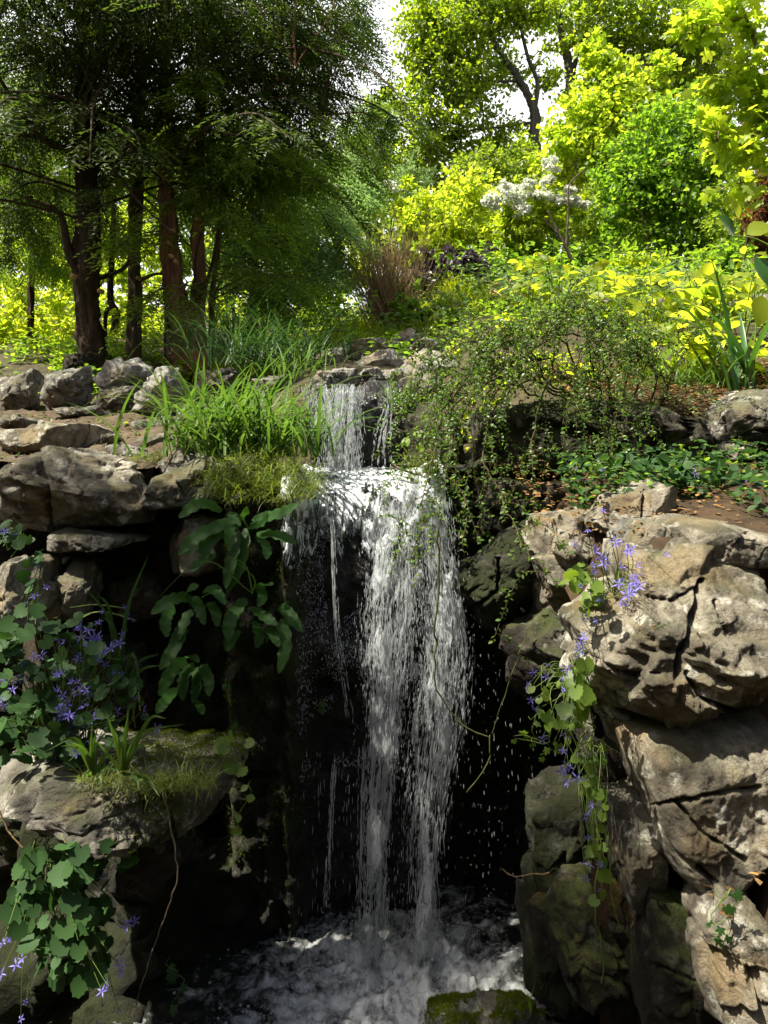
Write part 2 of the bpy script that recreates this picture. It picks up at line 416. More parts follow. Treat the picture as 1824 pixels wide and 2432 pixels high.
# grit and pebbles lying on the path
def pebbles(n, X, Y, Z, r, mat, name='gravel'):
    U1, F1 = ico_lo(); c = np.stack([X, Y, Z], 1); rr = rng.uniform(*r, n) * np.where(rng.random(n) < .1, 2.2, 1)
    sc = rng.uniform(.6, 1.3, (n, 1, 3)) * np.array([1, 1, .6])
    jit = rng.uniform(.75, 1.2, (n, len(U1), 1))
    V = (c[:, None] + U1[None] * jit * sc * rr[:, None, None]).reshape(-1, 3)
    tag(build(name, V, [(F1[None] + (np.arange(n) * len(U1))[:, None, None]).reshape(-1, 3)], mat, loc=c.mean(0), smooth_=False), kind='stuff')
def ico_lo():
    bm = bmesh.new(); bmesh.ops.create_icosphere(bm, subdivisions=1, radius=1)
    r_ = (np.array([v.co for v in bm.verts]), np.array([[v.index for v in f.verts] for f in bm.faces])); bm.free(); return r_
k_ = rng.integers(0, PXw.size, 1500)
pebbles(1500, PXw.ravel()[k_] + rng.normal(size=1500) * .02, PY.ravel()[k_] + rng.normal(size=1500) * .02, PZ.ravel()[k_] + .002, (.003, .009), M['rock_grey'])

# rock face: the mossy cliff with the wet channel of the fall in its middle
fx = np.concatenate([np.linspace(-2.8, -1.1, 50)[:-1], np.linspace(-1.1, .9, 260)[:-1], np.linspace(.9, 2.8, 50)])
def face_plan(x):                               # how far forward the face stands
    y = 2.86 + 0 * x
    y -= .34 * smooth(-.62, -.5, x) * (1 - smooth(-.33, -.24, x))       # mossy column beside the fall
    y -= .20 * smooth(-.36, -.26, x) * (1 - smooth(.10, .2, x))          # channel
    y += .10 * smooth(.22, .4, x)
    return y
def face_top(x):
    return 1.60 + .0 * x - .045 * smooth(-.36, -.26, x) * (1 - smooth(.12, .24, x)) - .04 * (smooth(-.7, -.5, x) - smooth(-.36, -.26, x)) + .15 * smooth(.3, .6, x)
def chan_w(x): return smooth(-.37, -.29, x) * (1 - smooth(.14, .24, x))
def face_profile(x, s, lift=0.):
    """s 0..1 back to the edge, 1..2 round the edge, 2..3 down the wall; a broad dome where the water runs"""
    ch = chan_w(x); r = .05 + .19 * ch; top = face_top(x); yE = face_plan(x); yt = yE + r
    a = np.clip(s - 1, 0, 1) * radians(82); d = np.clip(s - 2, 0, 1)
    y = np.where(s < 1, 3.34 + (yt - 3.34) * np.clip(s, 0, 1), yt - (r + lift) * np.sin(a))
    z = np.where(s < 1, top + .015 * (1 - np.clip(s, 0, 1)) + lift, top + lift - (r + lift) * (1 - np.cos(a)))
    zb = top - r * (1 - cos(radians(82)))
    z = np.where(s > 2, zb + (-.35 - zb) * d, z)
    w_ = np.where(s > 2, 1., 0.) * ch
    y = y + w_ * (-.05 * np.exp(-((z - 1.0) / .07) ** 2) * (1 - smooth(-.12, -.02, x)) + .09 * smooth(.15, .5, d) - .05 * smooth(.0, .1, d))
    return y, z
ft = np.concatenate([np.linspace(0, 1, 55)[:-1], np.linspace(1, 2, 60)[:-1], np.linspace(2, 3, 180)])
FX, FT = np.meshgrid(fx, ft, indexing='ij')
FX = FX + .05 * np.sin(FT * 7 + 1) * smooth(1.2, 2, FT) * np.exp(-((FX + .3) / .2) ** 2)
yy, zz = face_profile(FX, FT)
back = FT < 1
q = np.stack([FX, yy, zz], -1).reshape(-1, 3)
chan = chan_w(FX).ravel()
amp = np.where(back.ravel(), .035, .13) * (1 - .2 * chan)
dsp = fbm(q * np.array([3.2, 3.2, 3.0]), 5) * amp + (fbm(q * np.array([9., 9, 7]) + 5, 4, True) - .45) * amp * .45 + fbm(q * np.array([15., 15, 19]), 4) * .055 + fbm(q * 36, 3) * .022
q[:, 1] -= dsp * np.where(back.ravel(), .2, 1.); q[:, 2] += dsp * np.where(back.ravel(), .8, .3)
Fq = grid_faces(*FX.shape)
fc = np.stack([q[Fq[:, 0], 0], q[Fq[:, 0], 2]], -1)
q_face = q
face = build('rock_face', q, Fq, [M['wet_moss'], M['wet']], loc=(0, 2.7, 0))
fc_noise = fbm(np.stack([fc[:, 0] * 5, fc[:, 1] * 5, fc[:, 0] * 0], -1), 3) * .06
mi = ((fc[:, 0] + fc_noise > -.285) & (fc[:, 0] + fc_noise < .27)).astype(np.int32)
face.data.polygons.foreach_set('material_index', mi)
tag(face, kind='structure')

# terrace of soil behind the right-hand boulders
tx = np.linspace(.56, 2.6, 50); ty = np.linspace(1.98, 2.97, 40)
TX, TY = np.meshgrid(tx, ty, indexing='ij')
TZ = 1.43 + (TY - 2.0) * .2 + .06 * fbm(np.stack([TX * 4, TY * 4, TX * 0], -1).reshape(-1, 3), 4).reshape(TX.shape) - .25 * (1 - smooth(.56, .75, TX))
def bank(X, Y, Z, out):
    """a soil sheet with an earth face falling from its front and open side edges to below the pool"""
    n = 24; f = np.linspace(1, 0, n + 1)[:-1]
    X2 = np.concatenate([np.repeat(X[:, :1], n, 1), X], 1); Y2 = np.concatenate([Y[:, :1] - out * f[None] , Y], 1)
    Z2 = np.concatenate([Z[:, :1] + (-.4 - Z[:, :1]) * f[None], Z], 1)
    V = np.stack([X2, Y2, Z2], -1).reshape(-1, 3); k = smooth(1.02, .98, np.repeat(np.concatenate([1 - f, np.full(X.shape[1], 1.1)])[None], len(X), 0).ravel())
    V[:, 1] -= k * (fbm(V * 5, 5) * .16 + (fbm(V * 11, 4, True) - .45) * .06)
    return V, grid_faces(*X2.shape)
tag(build('terrace_soil', *bank(TX, TY, TZ, .02), M['soil'], loc=(1.2, 2.4, 1.4)), kind='structure')
# bank of soil in the lower right corner
bx = np.linspace(.74, 2.6, 60); by = np.linspace(1.6, 2.1, 30)
BX, BY = np.meshgrid(bx, by, indexing='ij')
BZ = .70 + (BY - 1.6) * .35 - .5 * (1 - smooth(.74, .9, BX)) + .06 * fbm(np.stack([BX * 6, BY * 6, BX * 0], -1).reshape(-1, 3), 4).reshape(BX.shape) + (BX - .8) * .25
tag(build('soil_bank', *bank(BX, BY, BZ, .02), M['soil'], loc=(1, 1.6, .7)), kind='structure')

# ------------------------------------------------------------------ boulders
_ico = {}
def ico(s):
    if s not in _ico:
        bm = bmesh.new(); bmesh.ops.create_icosphere(bm, subdivisions=s, radius=1)
        _ico[s] = (np.array([v.co for v in bm.verts]), np.array([[v.index for v in f.verts] for f in bm.faces])); bm.free()
    return _ico[s]

ROCK = {}
BK = 'boulders edging the dirt path under the trees'
def rock(label, outline, D, thick, mat, seed=0, sub=5, facets=13, fdepth=(.64, .92), n=2.6, rough=1., lean=0., cracks=(), strata=0., plates=1., name='boulder', cat='rock', group=None, key=None, yaw=0.):
    r = np.random.default_rng(seed + 100)
    if group == BK and name == 'boulder': facets, fdepth, plates, rough = 20, (.48, .88), 1.3, 1.15     # jagged, tilted blocks
    U, F = ico(sub)
    poly = np.array([((p[0] - 912) * K * D, EYE - (p[1] - HZ) * K * D) for p in outline])
    c = (poly.min(0) + poly.max(0)) / 2 * .5 + poly.mean(0) * .5
    pp = poly - c
    # radius of the outline along each direction
    A = np.linspace(-pi, pi, 721); d = np.stack([np.cos(A), np.sin(A)], 1)
    a = pp; b = np.roll(pp, -1, 0); e = b - a
    den = d[:, None, 0] * e[None, :, 1] - d[:, None, 1] * e[None, :, 0]
    den = np.where(np.abs(den) < 1e-9, 1e-9, den)
    t = (a[None, :, 0] * e[None, :, 1] - a[None, :, 1] * e[None, :, 0]) / den
    s = (a[None, :, 0] * d[:, None, 1] - a[None, :, 1] * d[:, None, 0]) / den
    ok = (t > 0) & (s >= -1e-6) & (s <= 1 + 1e-6)
    R = np.where(ok, t, 0).max(1)
    k = np.array([1, 2, 3, 2, 1.]); k /= k.sum()
    R = np.convolve(np.concatenate([R[-3:-1], R, R[1:3]]), k, 'valid')
    th = np.arctan2(U[:, 2], U[:, 0]); rho = np.hypot(U[:, 0], U[:, 2])
    nm = (rho ** n + np.abs(U[:, 1]) ** n) ** (1 / n)
    rr = np.interp(th, A, R) * rho / nm
    size = float(np.sqrt(np.abs(np.prod(poly.max(0) - poly.min(0)))))
    V = np.stack([rr * np.cos(th), thick / 2 * U[:, 1] / nm, rr * np.sin(th)], 1)
    # chiselled faces
    for _ in range(facets):
        f = r.normal(size=3); f[1] = -abs(f[1]) - .35; f[[0, 2]] *= .9; f /= np.linalg.norm(f)
        m = (V @ f).max() * r.uniform(*fdepth)
        over = V @ f - m
        V -= np.where(over > 0, over * .93, 0)[:, None] * f
    nrm = unit(V / np.array([size, thick, size]))
    q = V / size + seed * 3.7
    h = fbm(q * 2.2, 4) * .06 + (fbm(q * 4.5 + 3, 5, True) - .45) * .036 + fbm(q * 16, 4) * .026
    # broken plates: each plate stands a little proud or back and leans its own way, with a crevice between
    qw = V / size + .10 * np.stack([fbm(q * 4 + 11, 4), fbm(q * 4 + 23, 4), fbm(q * 4 + 37, 4)], 1)
    for npl, amp_, lean_ in ((22, .026, .30), (140, .012, .2)):
        sd_ = (V / size)[r.integers(0, len(V), npl)]; hr = r.normal(size=npl) * amp_; gr = r.normal(size=(npl, 3)) * lean_
        best = np.full(len(V), 9.); sec = np.full(len(V), 9.); idx = np.zeros(len(V), int)
        for m_ in range(npl):
            dd_ = ((qw - sd_[m_]) ** 2 * np.array([1, 1, 1.6])).sum(1); b_ = dd_ < best
            sec = np.where(b_, best, np.minimum(sec, dd_)); idx[b_] = m_; best = np.where(b_, dd_, best)
        f21 = np.sqrt(sec) - np.sqrt(best)
        h += plates * (hr[idx] + ((qw - sd_[idx]) * gr[idx]).sum(1)) * smooth(0, .05, f21) - plates * amp_ * .9 * np.exp(-(f21 / .018) ** 2)
    if strata:
        zz = (V[:, 2] + .25 * V[:, 0]) / size * 7 + fbm(q * 3, 3) * 1.2
        h += strata * (np.abs(zz % 1 - .5) - .25) * .16
    edge = smooth(.55, 1, rho / nm)
    V = V + nrm * (h * size * rough * (1 - .45 * edge))[:, None]
    V[:, 1] += lean * V[:, 2] + yaw * V[:, 0]
    W = V + np.array([c[0], D + thick * .3, c[1]])
    # cracks: grooves along photographed lines
    if len(cracks):
        sx = W[:, 0] / (K * W[:, 1]) + 912; sy = HZ - (W[:, 2] - EYE) / (K * W[:, 1])
        for line, wd, dp in cracks:
            line = np.array(line, float); best = np.full(len(W), 1e9)
            wob = fbm(np.stack([sx, sy, sx * 0], 1) / 35., 3) * 9
            for p0, p1 in zip(line[:-1], line[1:]):
                ab = p1 - p0; tt = np.clip(((sx - p0[0]) * ab[0] + (sy - p0[1]) * ab[1]) / (ab @ ab), 0, 1)
                best = np.minimum(best, np.hypot(sx - p0[0] - tt * ab[0] + wob, sy - p0[1] - tt * ab[1] + wob * .5))
            g = np.where((V[:, 1] < .05 * thick), np.exp(-(best / wd) ** 2), 0)
            W[:, 1] += g * dp
    loc = (c[0], D, W[:, 2].min())
    o = build(name, W, F, mat, loc=loc)
    tag(o, label, cat, group)
    if key: ROCK[key] = (o, W, F)
    return o

def E(*p): return list(p)
Rw, Rg, Rp, Rd, Rm, Ro = (M[k] for k in ('rock_warm', 'rock_grey', 'rock_pale', 'rock_dark', 'rock_mossy', 'rock_ochre'))
# back row, left bank
rock('brown boulder cut by the photo edge at the far end of the path edging', E((-60,880),(0,878),(33,875),(55,908),(52,952),(33,996),(-60,1000)), 5.0, .5, Rg, 1, group=BK)
rock('dark mossy boulder behind the others against the thick trunk foot', E((120,862),(143,836),(187,829),(205,850),(200,890),(130,895)), 5.6, .4, Rd, 2, group=BK)
rock('upright craggy pale boulder with deep folds, left of the thick trunk', E((52,908),(78,862),(126,848),(180,858),(198,908),(190,960),(143,990),(80,994),(50,962)), 4.9, .5, Rp, 3, facets=14, rough=1.4, group=BK)
rock('sunlit wedge shaped boulder with a flat top in front of the thick trunk', E((190,900),(232,856),(286,843),(345,862),(342,902),(275,918),(208,932)), 4.9, .55, M['rock_white'], 4, group=BK)
rock('low smooth boulder below the wedge shaped one beside the path', E((188,928),(236,912),(310,912),(306,957),(264,978),(195,956)), 4.8, .4, Rg, 5, group=BK)
rock('tall slanting pale grey boulder leaning right at the path edge', E((258,1008),(300,938),(346,858),(382,848),(420,902),(412,956),(386,1006),(330,1022)), 4.4, .5, M['rock_white'], 6, facets=12, strata=1, group=BK)
rock('flat stone sunk in the path below the slanting boulder', E((255,1018),(286,999),(374,994),(420,1034),(400,1064),(275,1042)), 4.1, .5, Rg, 7, group=BK)
for lab_, o_, d_, sd_ in (('low ridge of worn stone across the far part of the path', E((75,985),(120,968),(200,964),(262,975),(255,996),(190,992),(110,1000)), 4.45, 200),
      ('angular grey stone at the near edge of the path above the cleft boulder', E((196,1080),(250,1058),(318,1066),(330,1092),(262,1106),(205,1096)), 3.1, 201),
      ('low brown stone at the photo edge beside the step stone', E((-50,990),(10,984),(58,996),(62,1016),(10,1022),(-50,1020)), 4.2, 202),
      ('pale broken stone between the slanting boulder and the sedge', E((380,985),(420,955),(470,962),(484,1000),(440,1022),(390,1012)), 3.9, 203),
      ('little stone lying loose in the middle of the path', E((215,1036),(236,1030),(252,1040),(244,1052),(220,1052)), 3.65, 204)):
    rock(lab_, o_, d_, .35, Rp if sd_ % 2 else Rg, sd_, group=BK)
rock('small flat stone at the path edge beside the grass clump', E((295,1053),(341,1032),(388,1038),(366,1077),(310,1080)), 3.7, .4, Rg, 8, group=BK)
rock('long worn step stone lying across the dirt path', E((-40,1026),(0,1021),(99,1005),(181,1005),(222,1021),(218,1053),(192,1080),(82,1070),(0,1092),(-40,1090)), 3.7, .55, Rw, 9, n=3.5, rough=.7, name='step_stone', cat='step stone',
     cracks=[([(108,1010),(112,1045)], 4, .02)])
rock('pale stone between the red trunk foot and the sedge', E((443,910),(467,878),(528,873),(557,891),(541,932),(456,932)), 4.4, .4, Rp, 10, group=BK)
rock('broad sunlit flat boulder behind the sedge clump', E((560,905),(588,892),(649,883),(737,899),(746,924),(690,944),(590,935)), 3.95, .6, Rp, 11, group=BK)
# front left
CRL = 'boulders capping the left side of the fall'
rock('big brown cleft boulder with a sloping lit side at the left photo edge', E((-90,1120),(0,1109),(33,1076),(82,1063),(132,1074),(198,1085),(260,1109),(280,1150),(312,1205),(322,1246),(264,1252),(192,1264),(121,1264),(33,1268),(-90,1266)), 2.5, .6, Rw, 12, sub=6, facets=12, lean=.25,
     cracks=[([(88,1070),(102,1125),(113,1172),(121,1270)], 4.5, .07), ([(140,1080),(180,1150),(230,1230)], 4, .012)], group=CRL, strata=.6, plates=.55)
rock('grey faceted boulder with a lit top beside the sedge clump', E((320,1198),(341,1136),(418,1097),(478,1086),(524,1115),(531,1161),(510,1198),(429,1204),(374,1215),(341,1214)), 2.55, .5, Rg, 13, sub=6, facets=12, lean=.3, group=CRL)
rock('thin pale slab resting on the grey faceted boulder', E((325,1118),(385,1075),(456,1053),(488,1071),(482,1092),(418,1106),(379,1126),(341,1132)), 2.75, .4, Rp, 14, group=CRL)
rock('small dark stone in the gap between the two big left boulders', E((272,1120),(341,1120),(334,1177),(291,1202)), 2.7, .3, Rd, 15, group=CRL)
rock('small sunlit stone in the yellow grass above the ferns', E((570,1080),(610,1073),(651,1088),(641,1110),(583,1098)), 2.68, .25, Rp, 16, group=CRL)
rock('thin jutting slab with a lit top over the dark hollow', E((78,1286),(110,1260),(137,1268),(192,1279),(253,1285),(314,1303),(246,1312),(181,1316),(115,1322),(78,1318)), 2.42, .5, Rg, 17, sub=6, lean=.8, group=CRL)
rock('dull brown boulder behind the blue flowers at the left edge', E((-60,1350),(0,1346),(44,1330),(80,1352),(86,1420),(76,1486),(33,1528),(-60,1535)), 2.35, .4, Rw, 18, group=CRL)
rock('small rounded stone under the jutting slab above the blue flowers', E((118,1367),(143,1344),(181,1352),(195,1387),(186,1464),(154,1495),(118,1468)), 2.42, .3, Rg, 19, group=CRL)
rock('dim grey stone deep in the hollow behind the tall blades', E((245,1405),(308,1366),(356,1392),(380,1458),(332,1490),(258,1468)), 2.62, .3, Rd, 20, group=CRL)
rock('square brown stone set in the face behind the upper fern', E((390,1250),(467,1229),(520,1231),(534,1299),(498,1370),(390,1370)), 2.6, .35, Rw, 21, group=CRL)
rock('dim stone low in the hollow left of the lower fern', E((-40,1540),(60,1500),(180,1500),(290,1560),(330,1700),(250,1790),(60,1800),(-40,1780)), 2.55, .4, Rd, 22, group=CRL)
# ledge at lower left
rock('long grey ledge slab carrying moss and grass tufts', E((-90,1888),(0,1885),(55,1850),(110,1840),(187,1852),(275,1862),(385,1875),(440,1872),(490,1858),(518,1875),(515,1905),(500,1928),(470,1980),(430,2012),(405,2012),(380,1990),(335,1995),(275,1990),(205,1975),(165,1980),(99,1972),(33,1940),(-90,1920)), 1.98, .5, Rg, 23, sub=6, n=3.2, facets=10, fdepth=(.78, .95), lean=.25, key='ledge', name='ledge_rock',
     cracks=[([(380,1880),(400,1950),(412,2010)], 5, .05), ([(250,1900),(330,1990)], 5, .03)])
rock('dark damp stone under the long ledge slab', E((280,2015),(407,2010),(415,2102),(352,2166),(280,2150)), 2.2, .4, Rd, 24)
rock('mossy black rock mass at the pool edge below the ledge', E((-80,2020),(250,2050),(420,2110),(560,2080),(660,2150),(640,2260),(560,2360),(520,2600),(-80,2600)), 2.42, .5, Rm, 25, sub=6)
rock('added dark filler rock behind the leaves in the lower left corner', E((-200,2230),(90,2220),(300,2290),(400,2480),(420,2750),(-200,2750)), 2.22, .35, Rm, 26, facets=6)  # added dark rock, covers the bright pool edge so the hollow reads black
# stones at the head of the fall
CS = 'stones at the head of the stream'
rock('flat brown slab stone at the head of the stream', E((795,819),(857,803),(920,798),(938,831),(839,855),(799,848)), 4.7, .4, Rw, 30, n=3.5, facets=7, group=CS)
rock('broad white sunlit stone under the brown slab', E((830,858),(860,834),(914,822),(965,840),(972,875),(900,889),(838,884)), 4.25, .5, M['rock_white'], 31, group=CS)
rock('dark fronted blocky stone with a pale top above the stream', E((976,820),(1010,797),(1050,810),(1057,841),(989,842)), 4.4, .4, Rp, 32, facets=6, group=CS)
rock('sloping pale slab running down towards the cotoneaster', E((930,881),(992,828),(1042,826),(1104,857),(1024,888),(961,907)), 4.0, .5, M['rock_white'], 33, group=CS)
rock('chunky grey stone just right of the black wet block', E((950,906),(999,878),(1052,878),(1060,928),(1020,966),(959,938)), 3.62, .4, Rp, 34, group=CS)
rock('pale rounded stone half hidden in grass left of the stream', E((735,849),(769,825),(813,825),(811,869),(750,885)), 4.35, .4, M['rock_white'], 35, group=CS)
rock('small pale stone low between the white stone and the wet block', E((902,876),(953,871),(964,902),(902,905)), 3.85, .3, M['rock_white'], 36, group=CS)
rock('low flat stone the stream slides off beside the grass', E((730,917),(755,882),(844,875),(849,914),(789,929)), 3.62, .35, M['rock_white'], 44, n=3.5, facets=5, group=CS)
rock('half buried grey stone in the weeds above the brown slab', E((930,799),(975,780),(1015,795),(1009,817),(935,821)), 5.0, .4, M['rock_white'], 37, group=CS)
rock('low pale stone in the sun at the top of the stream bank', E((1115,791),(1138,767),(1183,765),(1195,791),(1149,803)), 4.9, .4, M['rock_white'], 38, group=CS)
rock('black wet block beside the upper cascade', E((836,908),(868,897),(925,896),(960,905),(968,950),(960,1060),(965,1150),(835,1150),(842,1050),(832,960)), 3.26, .5, M['wet'], 39, sub=6, n=3.4, facets=8, rough=.8, name='wet_boulder', key='wetblock')
rock('dark wet slab under the white water of the upper cascade', E((728,925),(846,918),(846,1150),(728,1150)), 3.3, .4, M['wet'], 40, sub=6, n=4, facets=4, rough=.6, name='wet_boulder')
rock('dark rocks in the shade right of the upper cascade', E((958,940),(1040,930),(1100,990),(1110,1130),(960,1150)), 3.2, .4, Rd, 41)
rock('wet pale stone dividing the water above the black block', E((846,900),(862,876),(900,868),(910,890),(900,902)), 3.72, .3, M['rock_white'], 45)
rock('tiny pale stone standing in the water above the lip', E((858,1133),(872,1126),(890,1128),(902,1142),(880,1148),(860,1146)), 2.95, .1, Rw, 42, sub=4, name='stone')
rock('white pebble in the moss left of the cotoneaster twigs', E((1000,1110),(1022,1098),(1046,1104),(1042,1124),(1006,1126)), 2.8, .1, Rp, 43, sub=4, name='stone')
# right-hand pile
RP = 'boulders of the pile right of the fall'
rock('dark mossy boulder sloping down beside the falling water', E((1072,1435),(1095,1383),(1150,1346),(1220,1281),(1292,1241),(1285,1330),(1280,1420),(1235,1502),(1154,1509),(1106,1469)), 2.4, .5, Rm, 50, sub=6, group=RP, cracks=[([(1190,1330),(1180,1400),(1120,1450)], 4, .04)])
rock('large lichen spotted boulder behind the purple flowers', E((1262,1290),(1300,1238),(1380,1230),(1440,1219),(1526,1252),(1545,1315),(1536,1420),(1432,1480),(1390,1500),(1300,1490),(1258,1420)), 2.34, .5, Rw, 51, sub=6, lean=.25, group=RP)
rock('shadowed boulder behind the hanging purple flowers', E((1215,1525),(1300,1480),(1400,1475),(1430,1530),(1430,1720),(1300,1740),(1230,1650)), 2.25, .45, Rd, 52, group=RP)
rock('brown split boulder leaning at the top of the pile', E((1425,1245),(1473,1190),(1533,1173),(1605,1163),(1616,1182),(1613,1223),(1574,1262),(1522,1275),(1450,1268)), 2.2, .4, Rw, 53, sub=6, lean=.2, group=RP, cracks=[([(1536,1168),(1530,1215),(1524,1265)], 4, .05)])
rock('small craggy pale boulder wedged beside the flat topped block', E((1500,1290),(1522,1255),(1544,1239),(1580,1241),(1603,1293),(1650,1346),(1610,1360),(1539,1350),(1500,1330)), 2.02, .35, Rp, 54, sub=5, facets=12, group=RP)
rock('square block with a flat white top and brown front', E((1574,1254),(1649,1236),(1700,1239),(1803,1263),(1860,1275),(1860,1350),(1737,1350),(1649,1350),(1614,1315),(1590,1290)), 2.0, .5, Rw, 55, sub=6, n=4, facets=5, fdepth=(.86,.97), rough=.6, plates=.5, group=RP)
rock('huge sunlit craggy boulder with white lichen and dry needles in its crack', E((1386,1504),(1405,1478),(1462,1444),(1495,1432),(1540,1416),(1524,1364),(1548,1334),(1610,1350),(1649,1339),(1726,1326),(1792,1339),(1870,1365),(1930,1500),(1900,1735),(1824,1742),(1737,1753),(1643,1759),(1577,1765),(1533,1773),(1495,1767),(1416,1742),(1392,1713),(1384,1645),(1408,1562)), 1.78, .62, M['rock_warm'], 56, sub=7, facets=14, fdepth=(.74,.95), rough=1.1, lean=.38, strata=.45, plates=.6, yaw=.12, group=RP, key='big',
     cracks=[([(1668,1385),(1650,1458),(1645,1513),(1623,1546),(1612,1612)], 6, .10), ([(1634,1600),(1667,1661),(1711,1678),(1766,1700)], 5, .05), ([(1400,1560),(1480,1600),(1560,1605)], 6, .035), ([(1395,1650),(1450,1680),(1540,1715)], 7, .04), ([(1545,1420),(1600,1430),(1650,1400)], 4, .03), ([(1700,1430),(1730,1500)], 4, .03)])
rock('broad smooth brown boulder with fine cracks beneath the sunlit one', E((1495,1762),(1594,1748),(1860,1728),(1920,1850),(1880,2030),(1775,2084),(1685,2108),(1638,2102),(1592,2062),(1563,2018),(1546,1926),(1518,1840)), 1.74, .5, Rw, 57, sub=7, lean=.3, n=3.6, facets=6, fdepth=(.84,.96), rough=.7, plates=.45, group=RP,
     cracks=[([(1550,1916),(1682,1893),(1800,1871)], 4, .04), ([(1612,1910),(1670,1980),(1765,2040)], 4, .03), ([(1660,2060),(1700,2100)], 5, .05)])
rock('narrow dark block left of the broad brown boulder', E((1418,1764),(1512,1758),(1525,1840),(1548,1917),(1500,1935),(1462,1930),(1436,1860)), 1.95, .45, Rd, 58, n=3.6, facets=6, fdepth=(.82,.96), rough=.7, group=RP)
rock('leaning wedge of grey stone with a lit left side', E((1470,1926),(1495,1917),(1541,1912),(1553,1959),(1575,2025),(1631,2102),(1625,2131),(1572,2172),(1508,2188),(1492,2124),(1481,2047),(1474,1981)), 1.78, .34, Rg, 59, sub=6, n=3, facets=7, plates=.4, group=RP, yaw=.3, lean=.1)
rock('upright yellowish block under the leaning wedge', E((1584,2185),(1649,2212),(1713,2224),(1732,2278),(1722,2480),(1560,2480),(1562,2333)), 1.66, .4, Ro, 60, sub=6, n=3.6, facets=6, group=RP)
rock('rough pale boulder cut by the lower right corner of the photo', E((1716,2280),(1768,2176),(1860,2180),(1920,2480),(1706,2480)), 1.52, .35, Rw, 61, sub=6, group=RP)
rock('dark boulder with ochre stains at the pool edge', E((1338,2219),(1390,2157),(1434,2160),(1464,2206),(1546,2217),(1570,2333),(1548,2420),(1407,2440),(1336,2365),(1282,2285)), 1.92, .4, Ro, 62, sub=6, group=RP)
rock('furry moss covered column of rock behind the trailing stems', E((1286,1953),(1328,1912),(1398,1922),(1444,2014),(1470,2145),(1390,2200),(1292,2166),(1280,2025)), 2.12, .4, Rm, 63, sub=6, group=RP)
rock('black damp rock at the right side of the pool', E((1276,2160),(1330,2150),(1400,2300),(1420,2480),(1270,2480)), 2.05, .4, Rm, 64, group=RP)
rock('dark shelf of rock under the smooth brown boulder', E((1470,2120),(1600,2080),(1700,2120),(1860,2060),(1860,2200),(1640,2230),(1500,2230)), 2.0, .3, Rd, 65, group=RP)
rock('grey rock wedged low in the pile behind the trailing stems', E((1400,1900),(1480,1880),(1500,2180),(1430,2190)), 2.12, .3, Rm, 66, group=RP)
# wall under the cotoneaster
WL = 'stones of the wall under the cotoneaster'
rock('long dark wall slab under the drooping cotoneaster', E((1144,980),(1297,950),(1407,948),(1577,964),(1624,988),(1698,994),(1697,1108),(1627,1130),(1572,1131),(1462,1126),(1264,1126),(1150,1110)), 3.0, .6, Rd, 70, sub=6, n=4, facets=5, fdepth=(.85,.97), rough=.6, group=WL, cracks=[([(1632,990),(1640,1060),(1640,1120)], 5, .05)])
rock('sunlit topped block at the right end of the wall', E((1694,1010),(1726,974),(1770,946),(1824,922),(1900,915),(1900,1012),(1824,1020),(1770,1025),(1720,1054),(1697,1037)), 2.95, .5, Rg, 71, n=3.2, facets=7, lean=.2, group=WL)
rock('square lower block at the right end of the wall', E((1702,1058),(1759,1025),(1824,1014),(1900,1012),(1900,1100),(1737,1100),(1708,1088)), 2.97, .5, Rw, 72, n=3.6, facets=5, group=WL)
rock('shaded block below the wall slab beside the fall', E((1144,1137),(1308,1142),(1315,1227),(1220,1265),(1154,1260)), 2.85, .4, Rd, 73, facets=7, n=3.2, group=WL)
rock('low greenish block between the wall slab and split boulder', E((1302,1148),(1407,1142),(1466,1153),(1430,1225),(1310,1250)), 2.8, .4, Rd, 74, facets=7, n=3.2, group=WL)
rock('pale stone showing through the cotoneaster twigs', E((1120,990),(1150,975),(1190,985),(1185,1015),(1130,1020)), 3.15, .25, Rp, 75, group=WL)
# rocks high in the sunny bed
BD = 'rocks in the sunny bed'
rock('pointed pale rock among the yellow leaves', E((1560,708),(1616,673),(1634,690),(1640,725),(1570,730)), 5.6, .4, Rp, 80, group=BD)
rock('low rock right of the pointed pale rock', E((1627,715),(1671,695),(1705,712),(1700,740),(1630,742)), 5.6, .4, Rg, 81, group=BD)
rock('big grey slab of rock high at the right photo edge', E((1712,735),(1780,695),(1880,690),(1890,780),(1770,786),(1716,770)), 5.4, .6, Rg, 82, group=BD)
rock('small white rock at the left end of the sunny bed', E((1415,715),(1451,695),(1474,718),(1465,735),(1425,735)), 5.6, .3, Rp, 83, group=BD)
rock('mossy little rock half hidden in the sunny bed', E((1560,795),(1620,775),(1660,800),(1650,830),(1570,835)), 4.6, .35, Rg, 84, group=BD)
# foreground
rock('moss topped stone standing in the foamy pool at the bottom edge', E((1016,2440),(1049,2425),(1121,2420),(1209,2417),(1266,2432),(1294,2466),(1290,2590),(1016,2590)), 2.07, .17, Rp, 90, sub=6, n=3, facets=8, key='front')

